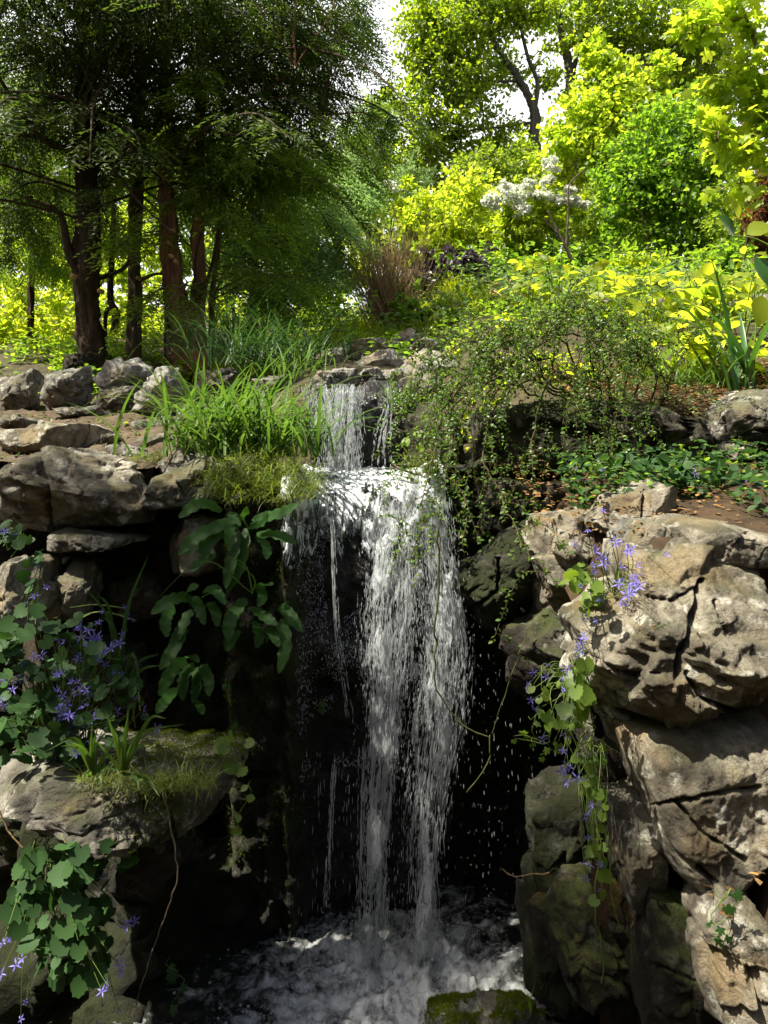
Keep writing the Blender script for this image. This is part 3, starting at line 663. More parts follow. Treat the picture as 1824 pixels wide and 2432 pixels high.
# ------------------------------------------------------------------ water
def white_water_mat(name, trans=.35, rough=.2, col=(.86, .9, .92), tl=.3, clear=0.):
    m, t = new_mat(name)
    p = nd(t, 'ShaderNodeBsdfPrincipled', {'Base Color': rgb(col), 'Roughness': rough, 'IOR': 1.33, 'Transmission Weight': trans})
    tr = nd(t, 'ShaderNodeBsdfTranslucent', {'Color': rgb(col)})
    mx = nd(t, 'ShaderNodeMixShader', {0: tl, 1: p.outputs[0], 2: tr.outputs[0]})
    if clear:
        ct_ = nd(t, 'ShaderNodeBsdfTransparent'); mx = nd(t, 'ShaderNodeMixShader', {0: clear, 1: mx.outputs[0], 2: ct_.outputs[0]})
    nd(t, 'ShaderNodeOutputMaterial', {'Surface': mx.outputs[0]})
    return m
M['white_water'] = white_water_mat('white_water', clear=.42, col=(.66, .69, .71))
M['glint_bead'] = white_water_mat('water_glint_bead', trans=.45, rough=.08, col=(.9, .93, .97), tl=.2)
M['foam'] = white_water_mat('foam', trans=.3, rough=.3, col=(.6, .62, .6), tl=.25)

def veil_mat(name, scale=30, zs=.10, lo=.48, hi=.62, strength=.85, fade=None):
    """thin sheet of falling water: white torn streaks, clear between them"""
    m, t = new_mat(name)
    c = nd(t, 'ShaderNodeTexCoord'); uv = c.outputs['UV']
    mp = nd(t, 'ShaderNodeMapping', {'Vector': c.outputs['Object'], 'Scale': (1, 1, zs)})
    n = nd(t, 'ShaderNodeTexNoise', {'Vector': mp.outputs[0], 'Scale': scale, 'Detail': 7, 'Roughness': .75, 'Distortion': .7})
    mp2 = nd(t, 'ShaderNodeMapping', {'Vector': c.outputs['Object'], 'Scale': (1, 1, .35)})
    n2 = nd(t, 'ShaderNodeTexNoise', {'Vector': mp2.outputs[0], 'Scale': 13, 'Detail': 7, 'Roughness': .7})
    s = nd(t, 'ShaderNodeMath', {0: n.outputs['Fac'], 1: rng_map(t, n2.outputs['Fac'], .35, .65, -.16, .16)}, operation='ADD')
    if fade:                                    # the thin curtain breaks up into drops lower down
        zz_ = nd(t, 'ShaderNodeSeparateXYZ', {0: c.outputs['Object']})
        s = nd(t, 'ShaderNodeMath', {0: s.outputs[0], 1: rng_map(t, zz_.outputs['Z'], fade[0], fade[1], -.3, 0)}, operation='ADD')
    a = nd(t, 'ShaderNodeMath', {0: rng_map(t, s.outputs[0], lo, hi), 1: strength}, operation='MULTIPLY')
    p = nd(t, 'ShaderNodeBsdfPrincipled', {'Base Color': rgb((.6, .63, .65)), 'Roughness': .25})
    tr = nd(t, 'ShaderNodeBsdfTranslucent', {'Color': rgb((.6, .63, .65))})
    w_ = nd(t, 'ShaderNodeMixShader', {0: .4, 1: p.outputs[0], 2: tr.outputs[0]})
    cl = nd(t, 'ShaderNodeBsdfTransparent')
    mx = nd(t, 'ShaderNodeMixShader', {0: a.outputs[0], 1: cl.outputs[0], 2: w_.outputs[0]})
    nd(t, 'ShaderNodeOutputMaterial', {'Surface': mx.outputs[0]})
    return m
M['veil'] = veil_mat('water_veil', scale=55, zs=.13, lo=.49, hi=.67, strength=.85)
M['veil_thin'] = veil_mat('water_veil_thin', scale=70, zs=.3, lo=.5, hi=.66, strength=.75, fade=(.62, 1.0))

# pool
wx = np.linspace(-.85, .8, 200); wy = np.linspace(1.0, 2.95, 200)
WX, WY = np.meshgrid(wx, wy, indexing='ij')
imp = [(-.045, 2.36, .30), (.14, 2.38, .30), (.05, 2.25, .35)]
agit = np.zeros_like(WX)
for ix, iy, ir in imp: agit = np.maximum(agit, np.exp(-(((WX - ix) / 1.25) ** 2 + (WY - iy) ** 2) / ir ** 2))
q = np.stack([WX, WY, WX * 0], -1).reshape(-1, 3)
WZ = (fbm(q * 16, 4).reshape(WX.shape) * .05 + fbm(q * 45 + 9, 3, True).reshape(WX.shape) * .022) * (.15 + agit) + .02 * agit
def pool_mat():
    m, t = new_mat('pool_water')
    c = nd(t, 'ShaderNodeTexCoord'); v = c.outputs['Object']
    n1 = nd(t, 'ShaderNodeTexNoise', {'Vector': v, 'Scale': 7, 'Detail': 8, 'Roughness': .66, 'Distortion': 1.6})
    n2 = nd(t, 'ShaderNodeTexNoise', {'Vector': v, 'Scale': 70, 'Detail': 5, 'Roughness': .7})
    d = nd(t, 'ShaderNodeVectorMath', {0: v, 1: (.05, -.10, 0)}, operation='SUBTRACT')      # foam is thickest round the plunge
    l = nd(t, 'ShaderNodeVectorMath', {0: d.outputs[0]}, operation='LENGTH')
    near = rng_map(t, l.outputs['Value'], .1, .75, .15, -.14)
    s = nd(t, 'ShaderNodeMath', {0: n1.outputs['Fac'], 1: near}, operation='ADD')
    s2 = nd(t, 'ShaderNodeMath', {0: s.outputs[0], 1: rng_map(t, n2.outputs['Fac'], .3, .7, -.05, .05)}, operation='ADD')
    f = rng_map(t, s2.outputs[0], .40, .74)
    w1 = nd(t, 'ShaderNodeBsdfPrincipled', {'Base Color': rgb((.012, .014, .012)), 'Roughness': .06, 'Specular IOR Level': .5})
    bp = nd(t, 'ShaderNodeBump', {'Height': n2.outputs['Fac'], 'Strength': .5, 'Distance': .01})
    t.links.new(bp.outputs[0], w1.inputs['Normal'])
    w2 = nd(t, 'ShaderNodeBsdfPrincipled', {'Base Color': rgb((.55, .57, .56)), 'Roughness': .4, 'Normal': bp.outputs[0]})
    mx = nd(t, 'ShaderNodeMixShader', {0: f, 1: w1.outputs[0], 2: w2.outputs[0]})
    nd(t, 'ShaderNodeOutputMaterial', {'Surface': mx.outputs[0]})
    return m
tag(build('pool_water', np.stack([WX, WY, WZ], -1).reshape(-1, 3), grid_faces(*WX.shape), pool_mat(), loc=(0, 2.4, 0)), kind='structure')

# stream: the thin sheet gliding over the shelf to the lip and bending over it
sx_ = np.linspace(-.345, .235, 110); sv = np.linspace(.05, 2.06, 110)
SX, SV = np.meshgrid(sx_, sv, indexing='ij')
SY, SZ = face_profile(SX, SV, .012)
q = np.stack([SX, SY, SZ], -1).reshape(-1, 3)
fall_q = fbm(q * np.array([3.2, 3.2, 3.0]), 5) * np.where(SV.ravel() < 1, .035, .13) * (1 - .45 * chan_w(SX).ravel())
q[:, 1] -= fall_q * np.where(SV.ravel() < 1, .2, 1.); q[:, 2] += fall_q * np.where(SV.ravel() < 1, .8, .3)
dz = fbm(q * np.array([30., 12, 12]), 4) * .014 + fbm(q * np.array([75., 30, 30]), 3) * .007
q[:, 2] += dz + .012; q[:, 1] -= dz * .7 + .012
def stream_mat():
    m, t = new_mat('stream_water')
    c = nd(t, 'ShaderNodeTexCoord'); v = c.outputs['Object']
    mp = nd(t, 'ShaderNodeMapping', {'Vector': v, 'Scale': (1, .3, .3)})
    n = nd(t, 'ShaderNodeTexNoise', {'Vector': mp.outputs[0], 'Scale': 42, 'Detail': 7, 'Roughness': .7, 'Distortion': 1.2})
    n2 = nd(t, 'ShaderNodeTexNoise', {'Vector': v, 'Scale': 6, 'Detail': 3})
    s = nd(t, 'ShaderNodeMath', {0: n.outputs['Fac'], 1: rng_map(t, n2.outputs['Fac'], .3, .7, -.08, .08)}, operation='ADD')
    sz = nd(t, 'ShaderNodeSeparateXYZ', {0: v})
    s3 = nd(t, 'ShaderNodeMath', {0: s.outputs[0], 1: rng_map(t, sz.outputs['Z'], -.36, -.13, -.24, .045)}, operation='ADD')
    f = rng_map(t, s3.outputs[0], .45, .57)
    bp = nd(t, 'ShaderNodeBump', {'Height': n.outputs['Fac'], 'Strength': .9, 'Distance': .025})
    gl = nd(t, 'ShaderNodeBsdfGlossy', {'Color': rgb((.9, .93, 1)), 'Roughness': .14, 'Normal': bp.outputs[0]})
    cl_ = nd(t, 'ShaderNodeBsdfTransparent')
    w1 = nd(t, 'ShaderNodeMixShader', {0: rng_map(t, sz.outputs['Z'], -.2, -.05, 0, .14), 1: cl_.outputs[0], 2: gl.outputs[0]})
    w2 = nd(t, 'ShaderNodeBsdfPrincipled', {'Base Color': rgb((.8, .84, .87)), 'Roughness': .2, 'Normal': bp.outputs[0]})
    mx = nd(t, 'ShaderNodeMixShader', {0: f, 1: w1.outputs[0], 2: w2.outputs[0]})
    nd(t, 'ShaderNodeOutputMaterial', {'Surface': mx.outputs[0]})
    return m
tag(build('stream_water', q, grid_faces(*SX.shape), stream_mat(), loc=(0, 2.9, 1.55)), kind='structure')

# drops: stretched, tapering at both ends
_a = np.linspace(0, 2 * pi, 5, endpoint=False)
_rings = [(.12, .45), (.4, 1.), (.75, .75)]
_dv = [(0, 0, 0)] + [(r * cos(a), r * sin(a), z) for z, r in _rings for a in _a] + [(0, 0, 1)]
_df3 = [(0, 1 + (k + 1) % 5, 1 + k) for k in range(5)] + [(16, 11 + k, 11 + (k + 1) % 5) for k in range(5)]
_df4 = [(1 + 5 * r + k, 1 + 5 * r + (k + 1) % 5, 6 + 5 * r + (k + 1) % 5, 6 + 5 * r + k) for r in (0, 1) for k in range(5)]
DV, DF = T(_dv, _df3, _df4)
def drops(pos, vel, L, R):
    n = len(pos); d = unit(vel); s = unit(np.cross(d, np.tile([0.1, 1., 0], (n, 1)))); b = np.cross(s, d)
    # jitter the ring so no two drops have one outline
    j = rng.uniform(.6, 1.35, size=(n, len(DV), 1))
    V = pos[:, None] + (s[:, None] * DV[None, :, 0:1] + b[:, None] * DV[None, :, 1:2]) * j * R[:, None, None] + d[:, None] * DV[None, :, 2:3] * L[:, None, None]
    off = (np.arange(n) * len(DV))[:, None, None]
    return V.reshape(-1, 3), [(f[None] + off).reshape(-1, f.shape[1]) for f in DF]

def fall_depth(py):                     # the water leaves the lip and drifts a little forward as it drops
    return np.interp(py, [1150, 1190, 1300, 1500, 1800, 2280], [2.62, 2.56, 2.51, 2.465, 2.42, 2.37])
def px_pos(px, py, D):
    return np.stack([(px - 912) * K * D, D, EYE - (py - HZ) * K * D], -1)

def stream_drops(ctrl, n, strands, Lr, Rr, spread=.12, depth=fall_depth, dj=.03):
    """ctrl rows: py, centre px, half width px, density"""
    c = np.array(ctrl, float)
    yy = np.linspace(c[0, 0], c[-1, 0], 600); w_ = np.interp(yy, c[:, 0], c[:, 3])
    py = rng.choice(yy, n, p=w_ / w_.sum()) + rng.uniform(-4, 4, n)
    sid = rng.integers(0, strands, n); su = np.linspace(-1, 1, strands) if strands > 1 else np.zeros(1)
    su = su + rng.normal(size=strands) * .12
    ph = rng.uniform(0, 6, strands); fr = rng.uniform(.004, .012, strands)
    u = su[sid] + .25 * np.sin(py * fr[sid] + ph[sid]) + rng.normal(size=n) * spread
    px = np.interp(py, c[:, 0], c[:, 1]) + u * np.interp(py, c[:, 0], c[:, 2])
    D = depth(py) + rng.normal(size=n) * dj
    pos = px_pos(px, py, D)
    slope = (np.interp(py + 20, c[:, 0], c[:, 1]) - np.interp(py - 20, c[:, 0], c[:, 1])) / 40
    vel = np.stack([slope + rng.normal(size=n) * .06, -.12 + rng.normal(size=n) * .05, -np.ones(n)], 1)
    L = rng.uniform(*Lr, n) * rng.uniform(.4, 1, n); R = rng.uniform(*Rr, n)
    return drops(pos, vel, L, R)

def ropes(ctrl, n, r0, depth=fall_depth, flat=1.0):
    c = np.array(ctrl, float); out = []
    for k in range(n):
        u = rng.uniform(-.95, .95); a = rng.uniform(0, .3) if rng.random() < .5 else 0; b = rng.uniform(.55, 1)
        py = np.linspace(c[0, 0] + a * (c[-1, 0] - c[0, 0]), c[0, 0] + b * (c[-1, 0] - c[0, 0]), 90)
        uu = u + .3 * fbm(np.stack([py / 120, py * 0 + k * 3.1, py * 0], 1), 3)
        px = np.interp(py, c[:, 0], c[:, 1]) + uu * np.interp(py, c[:, 0], c[:, 2])
        pts = px_pos(px, py, depth(py) + rng.normal() * .02)
        r = r0 * rng.uniform(.5, 1.3) * np.clip(.55 + 1.5 * fbm(np.stack([py / 22, py * 0 + k * 7.7, py * 0], 1), 4), .05, 2)
        r *= np.clip(np.linspace(0, 8, 90), .1, 1) * np.clip(np.linspace(8, 0, 90), .1, 1)
        out.append(tube(pts, r, 5))
    return merge(out)

S1 = [(1170, 955, 55, 1.1), (1250, 955, 42, 1.2), (1330, 940, 44, 1.4), (1450, 930, 52, 1.9), (1560, 922, 42, 1.8), (1750, 912, 30, 1.5), (2000, 896, 22, 1.2), (2290, 884, 22, 1.0)]
S2 = [(1180, 1010, 45, 1.0), (1300, 1040, 24, 1.0), (1400, 1052, 28, 1.5), (1500, 1062, 44, 2.0), (1600, 1055, 50, 2.0), (1750, 1040, 52, 1.8), (1880, 1022, 38, 1.3), (2050, 1010, 26, 1.1), (2290, 1008, 24, .9)]
VEIL = [(1200, 980, 85, 1), (1350, 980, 85, 2.0), (1500, 975, 100, 2.4), (1700, 970, 95, 1.0), (1900, 955, 90, .4), (2280, 945, 100, .25)]
RIGHT = [(1300, 1080, 30, .5), (1500, 1120, 45, 1), (1700, 1140, 60, 1.1), (2000, 1150, 70, .9), (2280, 1150, 80, .6)]
LEFTD = [(1780, 790, 60, 1), (2000, 790, 80, 1), (2280, 780, 90, .6)]
parts = [stream_drops(S1, 3000, 11, (.012, .06), (.0005, .0018), .2), stream_drops(S2, 3000, 11, (.012, .06), (.0005, .0018), .2),
         stream_drops(VEIL, 3000, 26, (.008, .035), (.0005, .0016), dj=.04),
         ropes(S1, 14, .0034), ropes(S2, 14, .0034)]
V, F = merge(parts)
wf = tag(build('waterfall', V, F, M['white_water'], loc=(0, 2.45, 0)), kind='structure')

# white veils behind the ropes: two curved sheets per stream
def veil(ctrl, mat, bulge=.03, off=.02, nu=30, nv=160):
    c = np.array(ctrl, float)
    u = np.linspace(-1, 1, nu); py = np.linspace(c[0, 0], c[-1, 0], nv)
    U, PY_ = np.meshgrid(u, py, indexing='ij')
    edge = 1 + .35 * fbm(np.stack([PY_ / 60, U * 0 + np.sign(U) * 3, U * 0], -1).reshape(-1, 3), 4).reshape(U.shape)
    PX_ = np.interp(PY_, c[:, 0], c[:, 1]) + U * np.interp(PY_, c[:, 0], c[:, 2]) * edge
    D_ = fall_depth(PY_) + off - bulge * (1 - U ** 2) + .03 * fbm(np.stack([PX_ / 30, PY_ / 90, U * 0], -1).reshape(-1, 3), 3).reshape(U.shape)
    return px_pos(PX_, PY_, D_).reshape(-1, 3), [grid_faces(*U.shape)]
V, F = merge([veil(S1, None), veil(S2, None), veil(S1, None, .05, .04), veil(S2, None, .05, .04)])
build('veil', V, F, M['veil'], wf)
V, F = merge([veil(S1, None, .02, -.015), veil(S2, None, .02, -.015)]); build('veil', V + np.array([.013, 0, .03]), F, M['veil'], wf)
V, F = merge([veil([(1190, 970, 95, 1), (1400, 985, 100, 1), (1850, 975, 120, 1)], None, .02, .03)])
build('veil', V, F, M['veil_thin'], wf)

V, F = merge([stream_drops(RIGHT, 420, 40, (.004, .026), (.0003, .0013), 1.0, dj=.08), stream_drops(LEFTD, 150, 14, (.012, .05), (.0004, .0014), .2, dj=.05)])
tag(build('water_spray', V, F, M['white_water'], loc=(0, 2.45, 0)), kind='stuff')
# thin trickles on the dark wall
def on_face(py): return np.interp(py, [1240, 1300, 1400, 1700, 2200], [2.5, 2.46, 2.44, 2.5, 2.5])
TR = [[(1790, 795, 5, 1), (1900, 788, 5, 1), (2150, 775, 5, 1)], [(1770, 860, 8, 1), (2000, 856, 6, 1), (2200, 850, 6, 1)], [(1240, 790, 4, 1), (1500, 800, 5, 1), (1700, 830, 8, 1)]]
V, F = merge([ropes(t_, 3, .0022, on_face) for t_ in TR] + [stream_drops(t_, 160, 3, (.01, .05), (.0006, .0018), depth=on_face) for t_ in TR])
tag(build('trickle', V, F, M['white_water'], loc=(0, 2.45, 0)), kind='structure')

# pale water beads standing in for highlights on the wet wall beside the fall
fq = q_face; kx = (fq[:, 0] > -.29) & (fq[:, 0] < .0) & (fq[:, 2] > .55) & (fq[:, 2] < 1.5)
fq = fq[kx]; dens = fbm(fq * np.array([7., 7, 9]) + 3, 4) + .5 * np.exp(-((fq[:, 2] - 1.03) / .09) ** 2) + .5 * smooth(1.25, 1.45, fq[:, 2])
fq = fq[dens > .12]; n = 4600
p = fq[rng.integers(0, len(fq), n)] + rng.normal(size=(n, 3)) * np.array([.006, .004, .006]) + np.array([0, -.004, 0])
V, F = drops(p, np.stack([rng.normal(size=n) * .5, -.25 + rng.normal(size=n) * .2, -np.ones(n)], 1), rng.uniform(.003, .014, n), rng.uniform(.0004, .0014, n))
tag(build('water_glint_beads', V, F, M['glint_bead'], loc=(0, 2.45, 0)), kind='stuff')

# upper cascade over the wet slab
def casc(py): return np.interp(py, [905, 930, 1000, 1140], [3.32, 3.22, 3.16, 3.10])
CA = [(912, 785, 58, 1.2), (960, 795, 50, 1.2), (1010, 800, 45, 1), (1060, 805, 42, 1), (1135, 808, 44, 1)]
CB = [(912, 822, 20, 1), (960, 820, 20, 1), (1040, 812, 26, 1.3), (1135, 808, 30, 1.3)]
CC = [(908, 920, 5, 1), (960, 922, 7, 1), (1010, 912, 14, 1), (1060, 905, 16, .6), (1135, 905, 20, .4)]
V, F = merge([stream_drops(CA, 1800, 12, (.01, .05), (.0007, .0023), depth=casc), stream_drops(CB, 1700, 6, (.012, .05), (.0008, .0026), depth=casc), stream_drops(CC, 300, 4, (.01, .04), (.0007, .002), depth=casc),
              ropes(CA, 12, .0036, casc), ropes(CB, 9, .0045, casc), ropes(CC, 2, .002, casc)])
tag(build('cascade', V, F, M['white_water'], loc=(-.2, 3.15, 1.7)), kind='structure')

# foam: bubbles and torn lumps round the plunge
U0, F0 = ico(1)
n = 700
th = rng.uniform(0, 2 * pi, n); rad = np.abs(rng.normal(size=n)) * .22
ci = rng.integers(0, 3, n); cx = np.array([i[0] for i in imp])[ci]; cy = np.array([i[1] for i in imp])[ci]
bxp = cx + np.cos(th) * rad * 1.5; byp = cy + np.sin(th) * rad
keep = (bxp > -.7) & (bxp < .42); bxp, byp = bxp[keep], byp[keep]; n = len(bxp)
br = rng.uniform(.0015, .006, n) * np.where(rng.random(n) < .08, 1.8, 1)
bz = np.abs(rng.normal(size=n)) * .018 * np.exp(-rad[keep] * 4) + .008 + .05 * fbm(np.stack([bxp * 16, byp * 16, bxp * 0], 1), 3) * np.exp(-rad[keep] * 3)
V = (np.stack([bxp, byp, bz], 1)[:, None] + U0[None] * br[:, None, None] * np.array([1.2, 1.2, .8])).reshape(-1, 3)
F = (F0[None] + (np.arange(n) * len(U0))[:, None, None]).reshape(-1, 3)
tag(build('foam', V, [F], M['foam'], loc=(0, 2.3, 0)), kind='stuff')

# ------------------------------------------------------------------ trees and shrubs
M['bark_dark'] = bark_mat('bark_dark', (.016, .011, .007), (.10, .065, .04), moss=.3, scale=20, bump=.9)
M['bark_grey'] = bark_mat('bark_grey', (.035, .026, .017), (.18, .14, .09), moss=.5, scale=20, bump=.9)
M['bark_red'] = bark_mat('bark_red', (.06, .026, .013), (.42, .21, .125), zs=.1, scale=22, bump=1.)
M['bark_pale'] = bark_mat('bark_pale', (.12, .085, .05), (.32, .24, .15))
M['bark_oak'] = bark_mat('bark_oak', (.02, .02, .016), (.075, .07, .055), moss=.3)
M['cut_wood'] = plain_mat('cut_wood', (.42, .26, .12), (.55, .36, .18), scale=30)
M['twig'] = bark_mat('twig', (.035, .025, .015), (.11, .08, .045), scale=40)
M['twig_pale'] = bark_mat('twig_pale', (.2, .13, .06), (.46, .32, .16), scale=40)
M['stem_green'] = plain_mat('stem_green', (.07, .12, .02), (.14, .2, .04), rough=.5)

L_ = {}
def LM(k, *a, **kw): L_[k] = leaf_mat('leaf_' + k, *a, **kw)
LM('yew', (.018, .032, .007), (.046, .074, .012), (.14, .21, .018), tf=.43, extra=(.085, .06, .025))
LM('cypress', (.06, .11, .015), (.14, .21, .025), (.44, .6, .035), tf=.5)
LM('cypress_blue', (.12, .19, .08), (.25, .35, .15), (.5, .72, .18), tf=.46)
LM('oak', (.04, .08, .007), (.12, .17, .014), (.52, .64, .02), tf=.55)
LM('yellow', (.15, .22, .015), (.24, .3, .02), (.78, .9, .04), tf=.6)
LM('lime', (.12, .18, .015), (.22, .27, .02), (.74, .84, .03), tf=.58)
LM('gold', (.2, .25, .015), (.3, .34, .025), (.88, .95, .05), tf=.6)
LM('hazel', (.04, .10, .01), (.11, .19, .018), (.42, .64, .03), tf=.56)
LM('dull', (.05, .085, .012), (.13, .185, .022), (.44, .56, .03), tf=.52)
LM('pale', (.12, .19, .06), (.22, .3, .11), (.4, .56, .15), tf=.45)
LM('purple', (.03, .026, .03), (.09, .075, .085), (.1, .06, .07), tf=.3, rough=.35, spec=.6)
LM('copper', (.07, .025, .015), (.14, .06, .03), (.3, .1, .03), tf=.4)
LM('shade', (.012, .02, .006), (.03, .045, .012), (.05, .08, .012), tf=.3)
LM('blossom', (.75, .73, .62), (.85, .84, .76), (.7, .7, .55), tf=.4)

def twist_noise(V, ctr, amp, fq, seed):
    d = V - ctr
    return V + unit(d) * (fbm(V * fq + seed, 4) * amp)[:, None]

def stem(pts, r, sides=24, n=110, rough=.12, seed=0):
    p = spline(pts, n); rr = np.interp(np.linspace(0, 1, n), np.linspace(0, 1, len(r)), r)
    V, F = tube(p, rr, sides)
    c = np.concatenate([np.repeat(p, sides, 0), p[-1:]])
    R = np.concatenate([np.repeat(rr, sides), rr[-1:]])
    q = V * np.array([14., 14, 4]) + seed
    fis = fbm(V * np.array([46., 46, 3.2]) + seed, 3, True) - .45
    V = V + unit(V - c) * ((fbm(q, 3) + .6 * fbm(q * 2.3, 3, True) - .25 + .8 * fis) * R * rough * 4)[:, None]
    return V, F

def blob_arr(blobs):
    b = np.array([(x, y, D, r, (o[0] if o else r)) for x, y, D, r, *o in blobs], float)
    c = np.stack([(b[:, 0] - 912) * K * b[:, 2], b[:, 2], EYE - (b[:, 1] - HZ) * K * b[:, 2]], 1)
    rad = np.stack([b[:, 3], b[:, 3], b[:, 4]], 1) * (K * b[:, 2])[:, None]
    return c, rad

def crown_pts(blobs, n, clusters, csize=.24, shell=.6, flat=.6):
    """cluster centres through the blobs' volume, leaves gathered round them in flat layers"""
    c, rad = blob_arr(blobs)
    w_ = rad[:, 0] * rad[:, 2]; w_ /= w_.sum()
    k = rng.choice(len(c), clusters, p=w_)
    cc = c[k] + rvec(clusters) * rad[k] * (rng.random(clusters) ** shell)[:, None]
    cs = rad[k].mean(1) * csize * rng.uniform(.6, 1.4, clusters)
    i = rng.integers(0, clusters, n)
    p = cc[i] + rng.normal(size=(n, 3)) * cs[i][:, None] * np.array([1, 1, flat]) * .6
    out = unit(cc[i] - c[k][i] + rng.normal(size=(n, 3)) * 1e-3)
    return p, out, cc

def leaf_dirs(out, n, droop=.35, jit=.9):
    d = out * .7 + rng.normal(size=(n, 3)) * jit; d[:, 2] -= droop
    up = np.tile([0, 0, 1.], (n, 1)) + rng.normal(size=(n, 3)) * .55
    return unit(d), up

def leafy(blobs, n, clusters, L, W, tmpl=T_QUAD, csize=.24, shell=.6, flat=.6, droop=.35, jit=.9):
    p, out, cc = crown_pts(blobs, n, clusters, csize, shell, flat)
    d, up = leaf_dirs(out, n, droop, jit)
    s = rng.uniform(.65, 1.25, n)
    V, F = leaves(tmpl, p, d, up, L * s, W * s)
    return (V, F), cc

def sprays(blobs, n, clusters, L, blade_l, blade_w, nb=13, droop=.7, csize=.26, shell=.6):
    """feathery conifer sprays: a drooping axis with narrow leaflets on both sides"""
    p, out, cc = crown_pts(blobs, n, clusters, csize, shell, .55)
    ax = out * np.array([1, 1, .3]) + rng.normal(size=(n, 3)) * .55; ax[:, 2] -= droop; ax = unit(ax)
    up = np.tile([0, 0, 1.], (n, 1)) + rng.normal(size=(n, 3)) * .4
    side = unit(np.cross(ax, up)); nn = np.cross(side, ax)
    t = np.linspace(.08, 1, nb); sg = np.where(np.arange(nb) % 2 == 0, 1, -1)
    Ls = L * rng.uniform(.6, 1.3, n)
    pos = p[:, None] + ax[:, None] * (t[None] * Ls[:, None])[..., None] - np.array([0, 0, 1.]) * (t[None] ** 2 * Ls[:, None] * .3)[..., None]
    d = ax[:, None] * .75 + side[:, None] * sg[None, :, None] * .8; d[:, -1] = ax
    d = d - np.array([0, 0, .25]) + rng.normal(size=d.shape) * .08
    bl = (blade_l * (1.1 - .6 * t))[None] * rng.uniform(.7, 1.3, (n, nb))
    nr = np.repeat(nn[:, None], nb, 1)
    V, F = leaves(T_QUAD, pos.reshape(-1, 3), unit(d.reshape(-1, 3)), nr.reshape(-1, 3), bl.ravel(), np.full(n * nb, blade_w))
    return (V, F), cc

def boughs(trunk, zr, n, Lr, L, bl, bw, mat_r=.014, az=None, per=32, nb=12):
    """layered conifer boughs: each leaves the trunk, reaches out and sags at the tip, flat feathery sprays hanging along it"""
    tubes, P_, A_, U_ = [], [], [], []
    for k in range(n):
        z = rng.uniform(*zr); i = np.argmin(np.abs(trunk[:, 2] - z)); a = trunk[i]
        th = rng.uniform(0, 2 * pi) if az is None else rng.uniform(*az); ln = rng.uniform(*Lr); d = np.array([cos(th), sin(th), 0]); sd_ = np.array([-sin(th), cos(th), 0])
        rise = rng.uniform(-.02, .22) * ln; sag = rng.uniform(.12, .42) * ln; bend = rng.normal() * .15 * ln
        p = spline(np.array([a, a + d * ln * .45 + sd_ * bend * .4 + [0, 0, rise], a + d * ln * .8 + sd_ * bend + [0, 0, rise - sag * .35], a + d * ln + sd_ * bend * 1.4 + [0, 0, rise - sag]]), 22)
        tubes.append(tube(p, np.linspace(mat_r, .003, 22), 5))
        t = rng.uniform(.22, 1, per) ** .8; idx = t * 21; j = np.clip(idx.astype(int), 0, 20); f = (idx - j)[:, None]
        q = p[j] * (1 - f) + p[j + 1] * f; off = rng.normal(size=per) * .16 * ln * .5 * (1.15 - t)
        q = q + sd_ * off[:, None] - np.array([0, 0, 1.]) * (np.abs(off) * .35)[:, None] + rng.normal(size=(per, 3)) * .02
        ax = d * .75 + sd_ * (np.sign(off) * rng.uniform(.2, .9, per))[:, None] + np.array([0, 0, -1.]) * rng.uniform(.25, .8, per)[:, None]
        P_.append(q); A_.append(unit(ax)); U_.append(np.tile([0, 0, 1.], (per, 1)) + rng.normal(size=(per, 3)) * .25)
    pos, ax, up = np.concatenate(P_), np.concatenate(A_), np.concatenate(U_); m = len(pos)
    side = unit(np.cross(ax, up)); nn = np.cross(side, ax); t = np.linspace(.08, 1, nb); sg = np.where(np.arange(nb) % 2 == 0, 1, -1)
    Ls = L * rng.uniform(.6, 1.3, m)
    b = pos[:, None] + ax[:, None] * (t[None] * Ls[:, None])[..., None] - np.array([0, 0, 1.]) * (t[None] ** 2 * Ls[:, None] * .25)[..., None]
    dd = ax[:, None] * .7 + side[:, None] * sg[None, :, None] * .8; dd[:, -1] = ax
    V, F = leaves(T_QUAD, b.reshape(-1, 3), unit((dd + rng.normal(size=dd.shape) * .08).reshape(-1, 3)), np.repeat(nn[:, None], nb, 1).reshape(-1, 3), ((bl * (1.15 - .6 * t))[None] * rng.uniform(.7, 1.3, (m, nb))).ravel(), np.full(m * nb, bw))
    return (V, F), merge(tubes)

def twigs_to(cc, skel, k, r0, r1=.003, sag=.1, sides=4, maxl=99.):
    """thin branches from the nearest place on the trunk or limbs out to some of the leaf clusters"""
    out = []
    for c in cc[rng.permutation(len(cc))[:k * 3]]:
        d = np.linalg.norm(skel - c, axis=1)
        if d.min() > maxl or len(out) >= k: continue
        d = d + np.maximum(0, skel[:, 2] - c[2]) * .8
        a = skel[np.argmin(d)]; m = (a + c) / 2 + rng.normal(size=3) * np.linalg.norm(c - a) * .1 + np.array([0, 0, sag * np.linalg.norm(c - a)])
        p = spline([a, m, c], 11); p += fbm(p * 5, 3)[:, None] * .06 * np.linalg.norm(c - a)
        out.append(tube(p, np.linspace(r0, r1, 11), sides))
    return merge(out) if out else None

